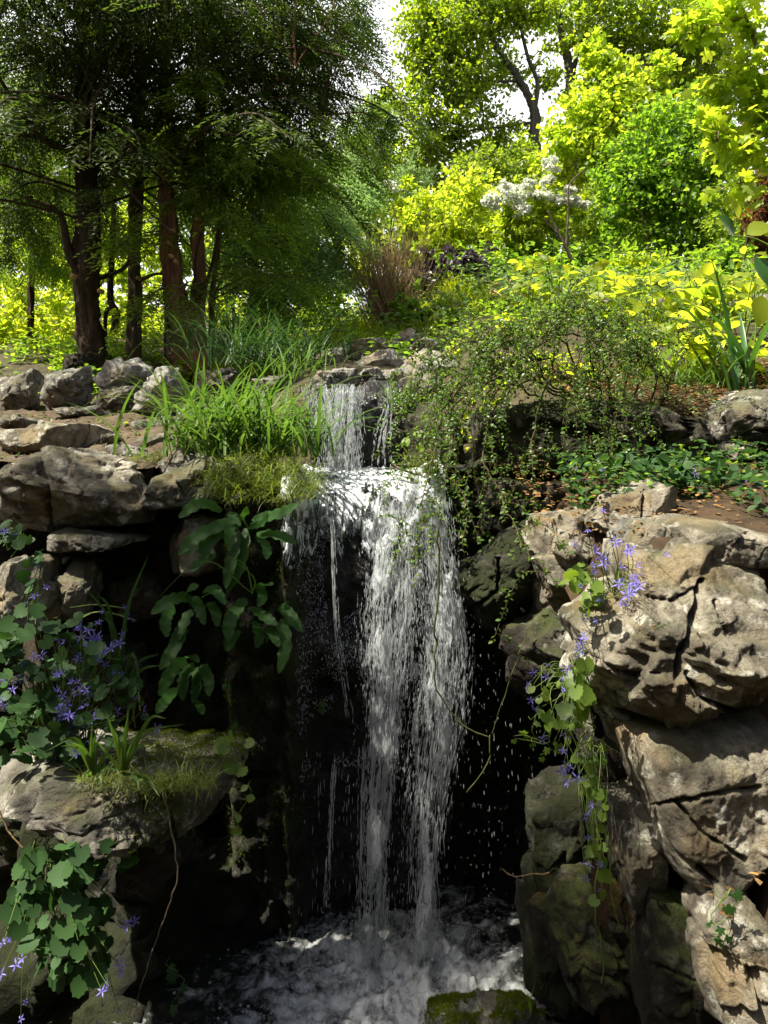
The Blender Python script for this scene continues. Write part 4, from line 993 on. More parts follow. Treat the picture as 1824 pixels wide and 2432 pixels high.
def tree(name, label, cat, stems, bark, limbs=(), crown=None, mat=None, twigs=0, twig_r=.006, group=None, cuts=(), maxl=1.1, limb_mat=None, bough=()):
    """stems/limbs: (points, radii) in photo points with depth; crown: (V, F, centres)"""
    base = stems[0][0][0] if len(stems) else (0, 0, 0)
    root = thing(name, label, cat, base, group)
    skel = []
    for k, (p, r) in enumerate(stems):
        V, F = stem(p, r, seed=k * 5 + len(label)); build('stem' if cat == 'shrub' else 'trunk', V, F, bark, root); skel.append(spline(p, 40))
    for p, r in limbs:
        V, F = stem(p, np.array(r) * .72, 7, 40, .06, seed=len(label)); build('branch', V, F, limb_mat or bark, root); skel.append(spline(p, 30))
    skel = np.concatenate(skel) if skel else None
    if bough:
        bf = [boughs(skel[:40], *b_[0], **b_[1]) for b_ in bough]
        (V0, F0), cc0 = crown; crown = (merge([(V0, F0)] + [b_[0] for b_ in bf]), cc0)
        V, F = merge([b_[1] for b_ in bf]); build('bough', V, F, limb_mat or bark, root)
    if crown is not None:
        (V, F), cc = crown
        build('crown', V, F, mat, root, smooth_=False)
        if twigs and skel is not None:
            tw_ = twigs_to(cc, skel, twigs, twig_r, maxl=maxl)
            if tw_: build('branchwork', *tw_, bark, root)
    for c, r in cuts:                                   # sawn-off branch stubs showing pale wood
        a = np.array([np.asarray(c) + [0, .06, 0], np.asarray(c)])
        V, F = tube(np.concatenate([a, [a[1] + [0, -.004, 0]]]), [r, r, r * .2], 9); build('pruning_cut', V, F, M['cut_wood'], root)
    return root

def R(*px, D=6.): return [w_ * .5 * K * D for w_ in px]

CG = 'conifers on the left bank'
tree('conifer_tree', 'thick dark trunked conifer with a forked left limb at its foot', 'tree',
     [(PL([(222,900),(216,820),(208,720),(205,620),(211,510),(204,400),(200,290),(198,80),(195,-500)], 6.0), R(96, 66, 58, 60, 52, 50, 44, 38, 20))], M['bark_dark'],
     limbs=[(PL([(205,770),(190,670),(165,605),(148,522),(126,495),(60,470)], 5.95), R(34,30,28,24,16,8)),
            (PL([(226,662),(264,651),(290,640),(306,622)], 6.05), R(20,16,15,14)),
            (PL([(205,340,6),(120,345,5.5),(40,250,5.2),(-40,120,5)], 6), R(20,16,12,10)),
            (PL([(198,60,6),(-300,-450,4.2),(-900,-1100,2.7),(-1743,-2036,1.6),(-1817,-3065,1.2)], 6), R(22,18,14,9,4)),  # added limb, mostly out of view, carrying foliage that shades the pool
            (PL([(200,310,6),(280,410,5.6),(330,480,5.3),(420,560,5.1)], 6), R(16,10,7,4)),
            (PL([(203,390,6),(110,330,5.6),(20,320,5.3),(-60,310,5.2)], 6), R(14,12,9,7))],
     crown=sprays([(40,60,5.4,180),(190,160,6,170),(50,260,5.8,130),(250,310,6.3,90),(20,400,6.3,100),(120,-60,5,200),(130,430,6.6,60),(40,530,6.6,90),(-1500,-1500,2.1,200)] + [(-1540,-1855,1.7,330),(-1817,-3065,1.2,480)] * 3, 3000, 330, .22, .07, .0135, nb=13, droop=.5, csize=.34), mat=L_['yew'], twigs=60, maxl=.75, bough=[(((3.5, 6.6), 46, (.9, 2.1), .24, .075, .014), {})], group=CG,  # far-off clumps of the crown are added out of view to shade the pool
     cuts=[(P(172,655,5.86), .02), (P(236,690,5.86), .02)])
tree('conifer_tree', 'slender straight grey trunked conifer between two thicker trunks', 'tree',
     [(PL([(312,872),(318,770),(322,690),(319,600),(325,440),(326,370),(330,250),(334,0),(336,-500)], 6.3), R(46,34,32,31,30,28,26,22,12, D=6.3))], M['bark_grey'],
     limbs=[(PL([(335,665),(365,652),(388,650),(402,655)], 6.3), R(16,13,12,11)), (PL([(328,420,6.3),(280,400,6),(235,360,5.7),(190,300,5.4)], 6), R(12,9,6,4)), (PL([(330,440,6.3),(370,470,6),(420,480,5.8)], 6), R(10,7,4))],
     crown=sprays([(330,40,5.6,170),(340,210,6,120),(280,390,6.6,70),(420,-60,5,180),(380,330,6.5,70)], 1300, 150, .22, .07, .0135, nb=13, droop=.5, csize=.34), bough=[(((3.7, 6.6), 32, (.7, 1.7), .24, .075, .014), {})], mat=L_['yew'], twigs=80, group=CG,
     cuts=[(P(326,660,6.2), .014), (P(324,720,6.2), .012)])
tree('conifer_tree', 'twin stemmed red barked conifer with feathery green sprays', 'tree',
     [(PL([(446,893),(430,770),(414,683),(405,600),(399,510),(392,400),(391,330),(393,236),(390,130),(388,-500)], 6.0), R(84,54,46,42,40,36,34,32,28,14)),
      (PL([(468,880),(468,765),(473,683),(470,600),(472,500),(474,400),(478,200),(480,-500)], 6.05), R(62,42,34,32,30,28,24,12))], M['bark_red'],
     limbs=[(PL([(468,720,5.95),(490,670,5.9),(507,610,5.85),(520,520,5.8),(526,440,5.8)], 6), R(16,12,10,8,5)), (PL([(464,700,5.95),(464,620,5.9),(476,560,5.85),(505,500,5.8)], 6), R(12,9,8,5)),
            (PL([(476,300,6),(560,250,5.7),(640,210,5.6),(700,160,5.5)], 6), R(18,14,9,6)), (PL([(476,400,6),(590,380,6),(680,320,6.1),(770,270,6.2)], 6), R(14,11,8,4)), (PL([(392,320,6),(470,300,5.4),(560,320,5.1),(640,290,5)], 6), R(12,9,6,3)),
            (PL([(395,250,6),(330,330,5.5),(250,370,5.2),(190,350,5)], 6), R(10,8,6,3))],
     crown=sprays([(560,60,5.8,180),(640,220,6.1,150),(520,250,6.1,120),(700,50,6.1,130),(745,170,6.3,90),(810,50,6.5,70),(800,330,6.6,50),(690,310,6.5,90),(850,265,6.6,42),(890,300,6.8,32),(860,10,6.6,45)], 2200, 250, .22, .07, .0135, nb=13, droop=.5, csize=.34), bough=[(((3.7, 6.4), 34, (.9, 2.0), .24, .075, .014), {}), (((3.7, 6.6), 26, (1.2, 2.6), .24, .075, .014), {'az': (-1.2, .9)})], mat=L_['yew'], twigs=60, group=CG, limb_mat=M['bark_dark'],
     cuts=[(P(404,607,5.86), .016), (P(416,620,5.86), .016), (P(399,575,5.87), .013), (P(410,545,5.88), .012)])
tree('conifer_tree', 'thin dark leaning trunk of a conifer just behind the red barked one', 'tree',
     [(PL([(403,868),(401,740),(396,655),(398,560),(402,440),(405,300)], 6.6), R(26,22,20,18,16,12, D=6.6))], M['bark_dark'],
     crown=sprays([(430,330,6.9,70),(460,420,6.9,60)], 500, 50, .2, .055, .01), mat=L_['yew'], twigs=20, group=CG)
tree('conifer_tree', 'thinnest dark stem with a pale bent foot behind the thick trunk', 'tree',
     [(PL([(268,790),(275,748),(264,715),(264,650),(268,580),(270,500),(276,360)], 7.0), R(18,18,14,13,12,11,8, D=7))], M['bark_dark'],
     limbs=[(PL([(251,800),(250,760),(254,738),(270,728)], 6.9), R(14,18,20,14))],
     crown=sprays([(290,330,7.2,60),(270,420,7.2,50)], 400, 40, .2, .055, .01), mat=L_['yew'], twigs=16, group=CG)
# green feathery branches low on the red-barked side belong to a cypress standing close by
tree('cypress_tree', 'bright green feathery cypress growing in front of the twin red stems', 'tree',
     [(PL([(500,860),(505,700),(520,560),(540,440),(560,330)], 6.5), R(16,14,12,10,6, D=6.5))], M['bark_pale'],
     crown=sprays([(540,380,5.9,95),(620,400,6.0,110),(480,470,6,50),(700,400,6.2,80),(600,480,6.0,90),(680,500,6.3,80)], 700, 80, .24, .07, .016, droop=.7, csize=.4), bough=[(((2.9, 4.6), 30, (.5, 1.25), .26, .075, .016), {'mat_r': .008, 'az': (-2.4, .9)})], mat=L_['cypress'], twigs=40, group=CG)
tree('cypress_tree', 'blue green drooping cypress behind the grass with its slim trunk showing', 'tree',
     [(PL([(600,810),(602,720),(605,650),(600,560),(592,400)], 8.2), R(26,22,20,16,10, D=8.2)), (PL([(628,810),(622,740),(612,690),(560,600),(545,560)], 8.0), R(10,8,8,6,4, D=8))], M['bark_dark'],
     crown=sprays([(620,580,7.6,110),(720,560,7.5,95),(545,640,7.9,70),(700,660,7.5,80),(780,600,7.6,60),(660,700,7.6,60),(740,480,7.8,70),(640,640,7.2,70)], 1000, 90, .28, .08, .018, droop=.8, csize=.36), bough=[(((3.0, 5.6), 34, (.5, 1.5), .3, .085, .018), {'mat_r': .008, 'az': (-2.6, 1.2)})], mat=L_['cypress_blue'], twigs=40, group=CG)
tree('cypress_tree', 'olive drooping conifer against the small sky gap', 'tree',
     [(PL([(800,800),(805,600),(815,400),(830,250)], 9.5), R(14,12,9,5, D=9.5))], M['bark_dark'],
     crown=sprays([(800,360,9,75),(860,300,9,55),(840,420,9.2,70),(900,260,9.2,40),(790,470,9.2,70),(880,370,9.3,50)], 1700, 110, .28, .07, .014, droop=.9), mat=L_['cypress'], twigs=30, group=CG)
tree('cypress_tree', 'drooping green conifer at the left photo edge behind the forked limb', 'tree',
     [(PL([(70,850),(75,650),(80,450),(85,300)], 7.6), R(16,14,11,8, D=7.6))], M['bark_dark'],
     crown=sprays([(20,300,7.6,90),(110,250,7.9,85),(30,180,7.8,90),(40,470,7.4,90),(100,560,7.5,80),(20,600,7.5,80),(130,440,7.6,70),(60,380,7.5,80),(160,620,7.8,50),(250,480,8,60)], 3000, 190, .24, .06, .011, droop=.9), mat=L_['cypress'], twigs=30, group=CG)

# deciduous trees on the hill
TG = 'tall trees on the hill'
tree('oak_tree', 'tall spreading oak with forked dark limbs beside the sky gap', 'tree',
     [(PL([(1275,760),(1270,420),(1269,313),(1267,258),(1236,192),(1190,126),(1150,60),(1110,-60)], 16), R(34,28,25,22,16,13,10,6, D=16))], M['bark_oak'],
     limbs=[(PL([(1269,262),(1276,195),(1254,137),(1236,55),(1225,-60)], 16), R(18,16,13,10,6, D=16)), (PL([(1236,192),(1160,190),(1080,150),(1030,130)], 16), R(10,8,6,4, D=16)), (PL([(1268,290),(1200,300),(1120,310),(1040,330)], 16), R(10,8,6,3, D=16))],
     crown=leafy([(1040,70,16,100),(1015,190,16,75),(1110,40,16,110),(1120,190,16,85),(1180,20,16,100),(1090,290,16,75),(1010,320,16,70),(1165,330,16.5,80),(1060,380,16.5,70),(985,400,16.5,55),(1130,420,17,60),(1000,60,16,55),(985,150,16,40),(1260,20,16,70),(930,260,16.5,45),(915,340,16.5,45),(1235,170,16.8,60),(1310,200,17,45)], 23000, 560, .115, .075, csize=.36, shell=.5, flat=.45), mat=L_['oak'], twigs=120, twig_r=.02, group=TG, maxl=3)
tree('oak_tree', 'tall dark oak with one straight trunk seen through a bright gap', 'tree',
     [(PL([(1352,760),(1356,420),(1357,260),(1356,190),(1348,140),(1330,60),(1310,-80)], 17.5), R(32,28,26,26,18,14,8, D=17.5))], M['bark_oak'],
     limbs=[(PL([(1357,185),(1372,120),(1390,50),(1410,-60)], 17.5), R(18,15,12,8, D=17.5)), (PL([(1565,420),(1568,180),(1575,80),(1580,-60)], 18), R(24,22,20,14, D=18))],
     crown=leafy([(1400,20,17.5,110),(1500,50,17.5,110),(1590,160,18,110),(1620,50,17.5,110),(1330,30,17.5,75),(1440,120,17.5,70),(1330,120,17.5,45),(1700,120,18,110),(1540,240,18,90),(1660,260,18,90)], 20000, 520, .12, .08, csize=.36, shell=.5, flat=.45), mat=L_['oak'], twigs=100, twig_r=.02, group=TG, maxl=3)
tree('maple_tree', 'yellow green young maple in the sun between the oaks and the hazel', 'tree',
     [(PL([(1440,740),(1440,500),(1435,380),(1425,200)], 12.5), R(20,16,12,6, D=12.5))], M['bark_oak'],
     crown=leafy([(1440,270,12.5,100),(1370,330,12.5,80),(1490,190,12.5,60),(1420,130,12.5,45),(1400,200,12.5,40),(1480,380,12.5,90),(1330,390,12.5,60),(1540,280,12.5,60),(1560,170,12.5,45)], 11000, 260, .1, .08, csize=.34), mat=L_['yellow'], twigs=60, twig_r=.012, group=TG, maxl=2)
hz = [(PL([(1590 + o, 700),(1590 + o * 1.6, 620),(1585 + o * 2.6, 500),(1580 + o * 4, 340)], 9), R(9,8,6,3, D=9)) for o in (-24, -12, -3, 6, 15, 26)]
tree('hazel_bush', 'large hazel bush with many upright brown stems rising from one foot', 'tree', hz, M['bark_pale'],
     crown=leafy([(1550,440,9,120),(1620,320,9,115),(1490,430,9,75),(1590,520,9,90),(1680,460,9,100),(1520,330,9,75),(1660,570,9,55),(1490,520,9,60),(1700,360,9,80),(1690,580,9,60)], 14000, 320, .065, .055, csize=.3), mat=L_['hazel'], twigs=90, twig_r=.009)
mp = [(PL([(1930,500,4.3),(1860,300,4.3),(1800,120,4.3),(1740,-40,4.3)], 4.3), R(16,12,9,6, D=4.3))]
tree('maple_tree', 'near yellow maple branches with big leaves reaching in from the right photo edge', 'tree', mp, M['bark_pale'],
     limbs=[(PL([(1850,280),(1790,320),(1720,350),(1670,360)], 4.3), R(8,6,5,3, D=4.3)), (PL([(1890,400),(1820,420),(1740,440),(1690,460)], 4.3), R(8,6,4,3, D=4.3)), (PL([(1800,120),(1740,160),(1690,200)], 4.3), R(7,5,3, D=4.3)), (PL([(1770,40),(1700,60),(1640,80)], 4.3), R(7,5,3, D=4.3))],
     crown=leafy([(1760,50,4.3,75,60),(1810,170,4.3,75),(1710,190,4.3,45),(1790,330,4.3,75),(1700,310,4.3,50),(1810,430,4.3,55),(1730,440,4.3,55,35),(1650,60,4.3,50,40),(1720,-10,4.3,70),(1830,260,4.3,60)], 950, 170, .1, .09, T_MAPLE, csize=.36, droop=.5, jit=.9), mat=L_['yellow'], twigs=60, twig_r=.006)

# far wood behind everything: reads as one mass
(V, F), _ = leafy([(x, 470 + 40 * ((x // 130) % 3 - 1), 34 + 3 * ((x // 70) % 3), 120, 150) for x in range(-200, 2100, 90)] + [(x, 620, 28, 130, 90) for x in range(-200, 2100, 110)], 26000, 800, .42, .3, csize=.25)
tag(build('woods', V, F, L_['dull'], loc=(0, 32, 5), smooth_=False), kind='stuff', label='far wood closing the view behind the garden')
# unseen wood added behind the camera and to both sides to block sky light
n = 15000; az = rng.uniform(radians(152), radians(388), n); rd = rng.uniform(7, 10, n); zz_ = rng.uniform(-.3, 8.5, n) * rng.uniform(.4, 1, n) ** .3
pw = np.stack([np.cos(az) * rd, np.sin(az) * rd + .5, zz_], 1)
V, F = leaves(T_QUAD, pw, rvec(n), rvec(n), rng.uniform(.4, .7, n), rng.uniform(.3, .5, n))
tag(build('woods', V, F, L_['shade'], loc=(0, -8, 3), smooth_=False), kind='stuff', label='unseen wood added round the near side of the glade to shade it')

# shrubs
def shrub(name, label, blobs, n, clusters, L, W, mat, tmpl=T_QUAD, stems=5, foot=None, tw=24, bark=None, group=None, **kw):
    c, rad = blob_arr(blobs)
    D = float(np.mean(c[:, 1]))
    if foot is None:
        fx_ = float(c[:, 0].mean()); foot = np.array([fx_, D, float(H(np.array([fx_]), np.array([D]))[0])])
    st = []
    for k in range(stems):
        tgt = c[k % len(c)] + rng.normal(size=3) * rad[k % len(c)] * .3
        a = foot + np.array([rng.normal() * .08, rng.normal() * .08, -.05])
        st.append(([a, (a + tgt) / 2 + np.array([0, 0, .1]), tgt], [.016, .012, .005]))
    return tree(name, label, 'shrub', [(np.array(p), r) for p, r in st], bark or M['twig'], crown=leafy(blobs, n, clusters, L, W, tmpl, **kw), mat=mat, twigs=tw, twig_r=.006, group=group)

SG = 'shrubs on the slope'
shrub('golden_shrub', 'glowing yellow shrub seen low between the photo edge and thick trunk', [(30,720,8.5,90),(110,720,8.5,80),(60,800,8,90),(150,790,8.2,70),(0,830,8,80),(170,660,9,50),(80,650,9,60),(230,760,8.6,50)], 6500, 150, .07, .05, L_['gold'], group=SG)
shrub('lime_shrub', 'sunny lime shrub seen between the slender trunk and red trunk', [(355,690,9.5,60),(300,740,9,60),(370,790,9,60),(290,640,9.5,50),(350,600,10,50)], 2600, 70, .07, .05, L_['lime'], group=SG)
shrub('lime_shrub', 'yellow lit shrub behind the thinnest stem and upper forks', [(110,640,12,70),(240,590,12,70),(60,590,12,80),(330,540,12,70),(180,540,12,60)], 3000, 80, .09, .07, L_['yellow'], group=SG)
shrub('lime_shrub', 'small sunlit bush right of the red barked trunk foot', [(515,720,9,50),(550,760,9,50),(510,660,9.5,45),(660,750,9,45),(530,600,10,50)], 2200, 60, .07, .05, L_['lime'], group=SG)
shrub('golden_shrub', 'rounded golden shrub in full sun at the middle of the slope', [(1080,470,10,70),(1140,480,10,60),(1010,510,10,60),(1090,540,9.8,80),(1180,560,9.8,60),(970,530,10,45),(1020,580,9.8,60),(1130,430,10.3,35)], 6500, 170, .07, .055, L_['gold'], csize=.32, group=SG)
shrub('pale_shrub', 'pale grey green airy shrub left of the golden shrub', [(930,440,12.5,60),(990,410,12.5,55),(890,480,12,50),(960,480,12,45),(880,400,12.5,40)], 2400, 70, .08, .03, L_['pale'], group=SG)
vb = shrub('viburnum_bush', 'shrub with flat white blossom heads beside the hazel', [(1270,520,9,80),(1210,510,9,60),(1330,540,9,60),(1300,450,9.2,50),(1240,590,9,60),(1360,470,9,45)], 3600, 100, .075, .05, L_['lime'], group=SG)
for bx_, by_, br_ in ((1228,465,42), (1178,478,30), (1280,460,30), (1306,390,26), (1300,425,20), (1250,430,18), (1355,455,20), (1390,485,16), (1200,440,18), (1355,478,24), (1236,500,24), (1330,470,22)):
    (V, F), _ = leafy([(bx_, by_, 8.7, br_, br_ * .5)], int(10 * br_), max(5, br_ // 3), .045, .04, csize=.35); build('blossom_head', V, F, L_['blossom'], vb, smooth_=False)
wb = shrub('white_flowered_bush', 'small bush topped with white blossom at the edge of the conifers', [(900,450,10.5,40),(950,455,10.5,35),(880,500,10.5,40),(940,500,10.3,35),(860,540,10.3,40)], 1500, 45, .075, .05, L_['lime'], group=SG)
for bx_, by_, br_ in ((885,436,26), (930,444,24), (1010,515,34)):
    (V, F), _ = leafy([(bx_, by_, 10.1, br_, br_ * .5)], int(8 * br_), max(5, br_ // 3), .05, .045, csize=.35); build('blossom_head', V, F, L_['blossom'], wb, smooth_=False)
shrub('purple_shrub', 'dark purple leaved shrub below the golden shrub', [(1080,640,8.3,55),(1030,680,8.2,45),(1130,620,8.4,45),(1010,640,8.3,40),(1070,700,8.2,40)], 2600, 80, .07, .05, L_['purple'], group=SG)
shrub('pale_shrub', 'twiggy pale bush with tiny leaves beside the sunny bed', [(1170,720,7.4,55),(1130,740,7.3,45),(1220,700,7.5,45),(1180,760,7.2,40)], 2400, 80, .03, .018, L_['pale'], stems=10, tw=60, bark=M['twig_pale'], group=SG)
shrub('green_bush', 'fresh green bush between the purple shrub and hazel', [(1190,640,8.8,50),(1260,650,8.6,55),(1310,600,8.8,60),(1350,650,8.4,55),(1400,610,8.8,60),(1230,600,9,45)], 3600, 110, .06, .045, L_['hazel'], group=SG)
shrub('green_bush', 'dark green bush filling the space under the maple and oaks', [(1380,520,11,80),(1290,430,13,70),(1450,560,11,70),(1200,400,13.5,60),(1250,370,14,60),(1130,400,14,60)], 5200, 150, .09, .06, L_['dull'], group=SG)
shrub('green_bush', 'shady green bush right of the hazel stems', [(1740,560,8,80),(1700,640,7.8,70),(1790,640,7.6,70),(1770,470,8.2,70)], 3200, 100, .06, .045, L_['dull'], group=SG)
shrub('copper_shrub', 'dark red leaved shrub at the right photo edge behind the maple', [(1815,530,6.5,50),(1830,440,6.5,50),(1800,260,7,45),(1830,600,6.5,40)], 1500, 60, .06, .04, L_['copper'], group=SG)
shrub('golden_shrub', 'yellow leafy shrub behind the blue green cypress', [(760,700,9.5,60),(820,660,9.5,50),(720,740,9.2,50),(850,610,10,50),(690,620,10,60),(830,560,10.5,50)], 3000, 90, .07, .05, L_['gold'], group=SG)
shrub('green_bush', 'low leafy bush in front of the purple shrub', [(1060,745,7,40),(1120,760,6.8,35),(1000,750,7,40),(960,730,7.3,35)], 1900, 60, .05, .04, L_['hazel'], group=SG)
shrub('lime_shrub', 'sunny airy bush at the foot of the hazel behind the sunny bed', [(1480,650,7.6,50),(1530,630,7.8,45),(1440,660,7.5,40),(1500,690,7.2,40)], 2600, 80, .055, .04, L_['lime'], group=SG, csize=.34)
shrub('lime_shrub', 'fresh bush rising behind the big grey slab of rock', [(1700,640,7,50),(1760,610,7,50),(1790,660,6.8,45),(1660,680,7,40)], 2600, 80, .05, .036, L_['hazel'], group=SG, csize=.34)
# broom: a sheaf of bare upright twigs
foot = np.array([.035, 7.6, float(H(np.array([.035]), np.array([7.6]))[0])])
br = thing('broom_shrub', 'brown twiggy leafless broom bush standing in the sunny grass', 'shrub', foot, SG)
tw = []
for k in range(520):
    a = rng.normal() * .42; b = rng.normal() * .3; L = rng.uniform(.6, 1.15)
    base_ = foot + np.array([rng.normal() * .10, rng.normal() * .1, rng.uniform(0, .25)])
    tip = base_ + np.array([np.sin(a) * L * .62, b * .6, L * (1 - .12 * abs(a)) * rng.uniform(.6, 1)])
    m = (base_ + tip) / 2 + np.array([np.sin(a) * L * .1, 0, .03]) + rng.normal(size=3) * .02
    tw.append(tube(spline([base_, m, tip], 6), np.linspace(.0038, .0016, 6), 3))
V, F = merge(tw); build('twig_work', V, F, M['twig_pale'], br)
# dead forked stem in front of the viburnum
ds = thing('dead_stem', 'grey leafless forked stem standing in front of the white blossoms', 'branch', P(1390, 690, 7))
for p, r in ((([(1390,690),(1350,600),(1330,560),(1300,500)]), (12,9,7,4)), (([(1345,590),(1350,500),(1352,440),(1390,400)]), (7,5,4,3)), (([(1330,560),(1310,540),(1290,520)]), (6,4,3))):
    V, F = stem(PL(p, 7), R(*r, D=7), 6, 30, .05); build('stem', V, F, M['bark_grey'], ds)

# ------------------------------------------------------------------ plants
LM('cot', (.035, .08, .012), (.085, .155, .024), (.3, .5, .035), tf=.44, rough=.4, spec=.4, extra=(.2, .22, .06))
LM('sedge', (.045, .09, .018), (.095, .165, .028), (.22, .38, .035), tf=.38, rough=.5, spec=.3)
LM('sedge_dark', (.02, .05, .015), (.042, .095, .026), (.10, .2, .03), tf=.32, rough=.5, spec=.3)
LM('grass_yellow', (.085, .115, .02), (.15, .18, .032), (.33, .42, .045), tf=.4, extra=(.24, .18, .06))
LM('hart', (.014, .042, .01), (.032, .085, .016), (.15, .36, .025), tf=.38, rough=.55, spec=.22)
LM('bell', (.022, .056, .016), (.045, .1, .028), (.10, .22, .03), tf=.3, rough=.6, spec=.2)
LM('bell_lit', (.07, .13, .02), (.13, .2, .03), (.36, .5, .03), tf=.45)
LM('petal', (.20, .17, .62), (.33, .28, .82), (.32, .25, .9), tf=.4, rough=.6, spec=.15)
LM('big', (.10, .17, .015), (.24, .29, .025), (.82, .88, .04), tf=.56, rough=.45, spec=.25)
LM('big_green', (.03, .09, .025), (.05, .13, .035), (.16, .36, .03), tf=.35, rough=.3, spec=.5)
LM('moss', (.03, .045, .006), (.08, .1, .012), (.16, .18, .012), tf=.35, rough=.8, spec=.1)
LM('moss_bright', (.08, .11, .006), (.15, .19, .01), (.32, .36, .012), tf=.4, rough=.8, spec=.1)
LM('litter', (.10, .055, .025), (.26, .15, .06), (.3, .14, .04), tf=.2, rough=.8, spec=.15, extra=(.4, .2, .04))
M['vine'] = plain_mat('vine', (.04, .042, .012), (.10, .10, .03), rough=.6)
M['root'] = bark_mat('root', (.06, .045, .03), (.2, .16, .11), scale=40)

def fill_px(poly, n):
    """random points inside a photo polygon"""
    poly = np.array(poly, float); lo, hi = poly.min(0), poly.max(0); out = []
    while len(out) < n:
        p = rng.uniform(lo, hi, (n * 3, 2)); ins = np.zeros(len(p), bool)
        for a, b in zip(poly, np.roll(poly, -1, 0)):
            c_ = (a[1] > p[:, 1]) != (b[1] > p[:, 1])
            xx = (b[0] - a[0]) * (p[:, 1] - a[1]) / (b[1] - a[1] + 1e-9) + a[0]
            ins ^= c_ & (p[:, 0] < xx)
        out += list(p[ins])
    return np.array(out[:n])

# --- cotoneaster: arching woody stems with tiny leaves along every twig
ct = thing('cotoneaster_bush', 'arching small leaved cotoneaster drooping over the wall and into the fall', 'bush', P(1330, 950, 3.1))
st_, lv = [], []
def twig_leaves(p, step, Lr, keep=.62):
    seg = np.linalg.norm(np.diff(p, axis=0), axis=1); s = np.concatenate([[0], np.cumsum(seg)])
    u = np.arange(s[-1] * .08, s[-1], step); u = u[rng.random(len(u)) < keep]
    q = np.stack([np.interp(u, s, p[:, k]) for k in range(3)], 1); t = unit(np.stack([np.interp(u, s, np.gradient(p[:, k])) for k in range(3)], 1))
    n = len(q); side = unit(np.cross(t, np.tile([.1, .9, .4], (n, 1)))) * np.where(np.arange(n) % 2, 1, -1)[:, None]
    d = side * .9 + t * .5 + rng.normal(size=(n, 3)) * .35
    return leaves(T_OVATE, q, d, np.tile([0, -.45, .9], (n, 1)) + rng.normal(size=(n, 3)) * .5, rng.uniform(*Lr, n), rng.uniform(*Lr, n) * .62)
mains = [  # photo points with depth: main arching stems
    [(1400,960,3.15),(1330,820,3.1),(1240,800,3.0),(1130,870,2.9),(1060,980,2.75),(1010,1100,2.62)],
    [(1420,960,3.15),(1380,780,3.1),(1280,770,3.0),(1160,830,2.9),(1050,950,2.78),(960,960,2.75)],
    [(1380,960,3.15),(1300,850,3.05),(1180,880,2.9),(1090,1000,2.72),(1060,1130,2.55),(1030,1290,2.42)],
    [(1450,960,3.2),(1450,800,3.15),(1380,740,3.1),(1290,760,3.05),(1200,830,2.95),(1120,930,2.85)],
    [(1480,960,3.2),(1500,830,3.15),(1460,770,3.1),(1400,800,3.0),(1360,900,2.9),(1340,1030,2.8)],
    [(1500,960,3.2),(1540,850,3.15),(1540,800,3.1),(1500,850,3.0),(1470,960,2.9),(1460,1060,2.82)],
    [(1360,960,3.15),(1270,900,3.0),(1180,960,2.85),(1150,1060,2.7),(1180,1180,2.55),(1230,1280,2.4),(1330,1400,2.2)],
    [(1390,960,3.15),(1340,880,3.0),(1290,930,2.9),(1270,1020,2.8),(1250,1120,2.7),(1140,1230,2.6)],
    [(1340,960,3.15),(1240,870,3.0),(1120,900,2.85),(1030,1000,2.72),(960,1100,2.62),(930,1190,2.5)],
    [(1420,960,3.15),(1390,880,3.0),(1370,970,2.9),(1400,1060,2.8),(1440,1100,2.75)],
    [(1460,960,3.2),(1420,850,3.1),(1330,800,3.05),(1230,860,2.95),(1150,980,2.85),(1110,1120,2.7),(1100,1270,2.5),(1110,1330,2.45)],
    [(1310,960,3.15),(1200,900,2.95),(1080,960,2.75),(1020,1090,2.6),(990,1250,2.45),(985,1330,2.4)],
    [(1540,970,3.2),(1560,880,3.15),(1500,800,3.1),(1400,760,3.05),(1300,790,2.98),(1240,880,2.9)],
    [(1560,980,3.2),(1580,920,3.1),(1540,860,3.05),(1450,850,2.98),(1400,950,2.9)],
    [(1350,960,3.15),(1260,830,3.05),(1140,810,2.95),(1040,850,2.9),(970,930,2.85)],
]
for mp_ in mains:
    p = spline(PL(mp_, 3), 60); p = p + fbm(p * 9, 3)[:, None] * .05
    st_.append(tube(p, np.linspace(.0048, .0010, 60), 5)); lv.append(twig_leaves(p[14:], .009, (.012, .02)))
    low = mp_[-1][1] > 1180
    for k in range(11 if low else 27):
        i = int(rng.integers(8, 58)); a = p[i]; t = unit(p[min(i + 1, 59)] - p[i - 1])
        L = rng.uniform(.12, .42) * (1.15 - i / 90)
        d = unit(t * .6 + rng.normal(size=3) * np.array([.55, .5, .35])); 
        q = np.array([a, a + d * L * .5 + np.array([0, 0, .03]), a + d * L + np.array([0, -.02, -L * rng.uniform(.15, .75)])])
        q = spline(q, 14)
        st_.append(tube(q, np.linspace(.0016, .0007, 14), 4, False)); lv.append(twig_leaves(q, .0085, (.011, .02)))
        for m in range(2):
            j = int(rng.integers(4, 13)); d2 = unit(q[j] - q[j-1] + rng.normal(size=3) * .7); L2 = rng.uniform(.05, .14)
            w_ = spline(np.array([q[j], q[j] + d2 * L2 * .5, q[j] + d2 * L2 - np.array([0, 0, L2 * .4])]), 8)
            st_.append(tube(w_, np.linspace(.0015, .0007, 8), 3, False)); lv.append(twig_leaves(w_, .008, (.010, .018)))
V, F = merge(st_); build('stem', V, F, M['twig'], ct)
V, F = merge(lv); build('foliage', V, F, L_['cot'], ct, smooth_=False)

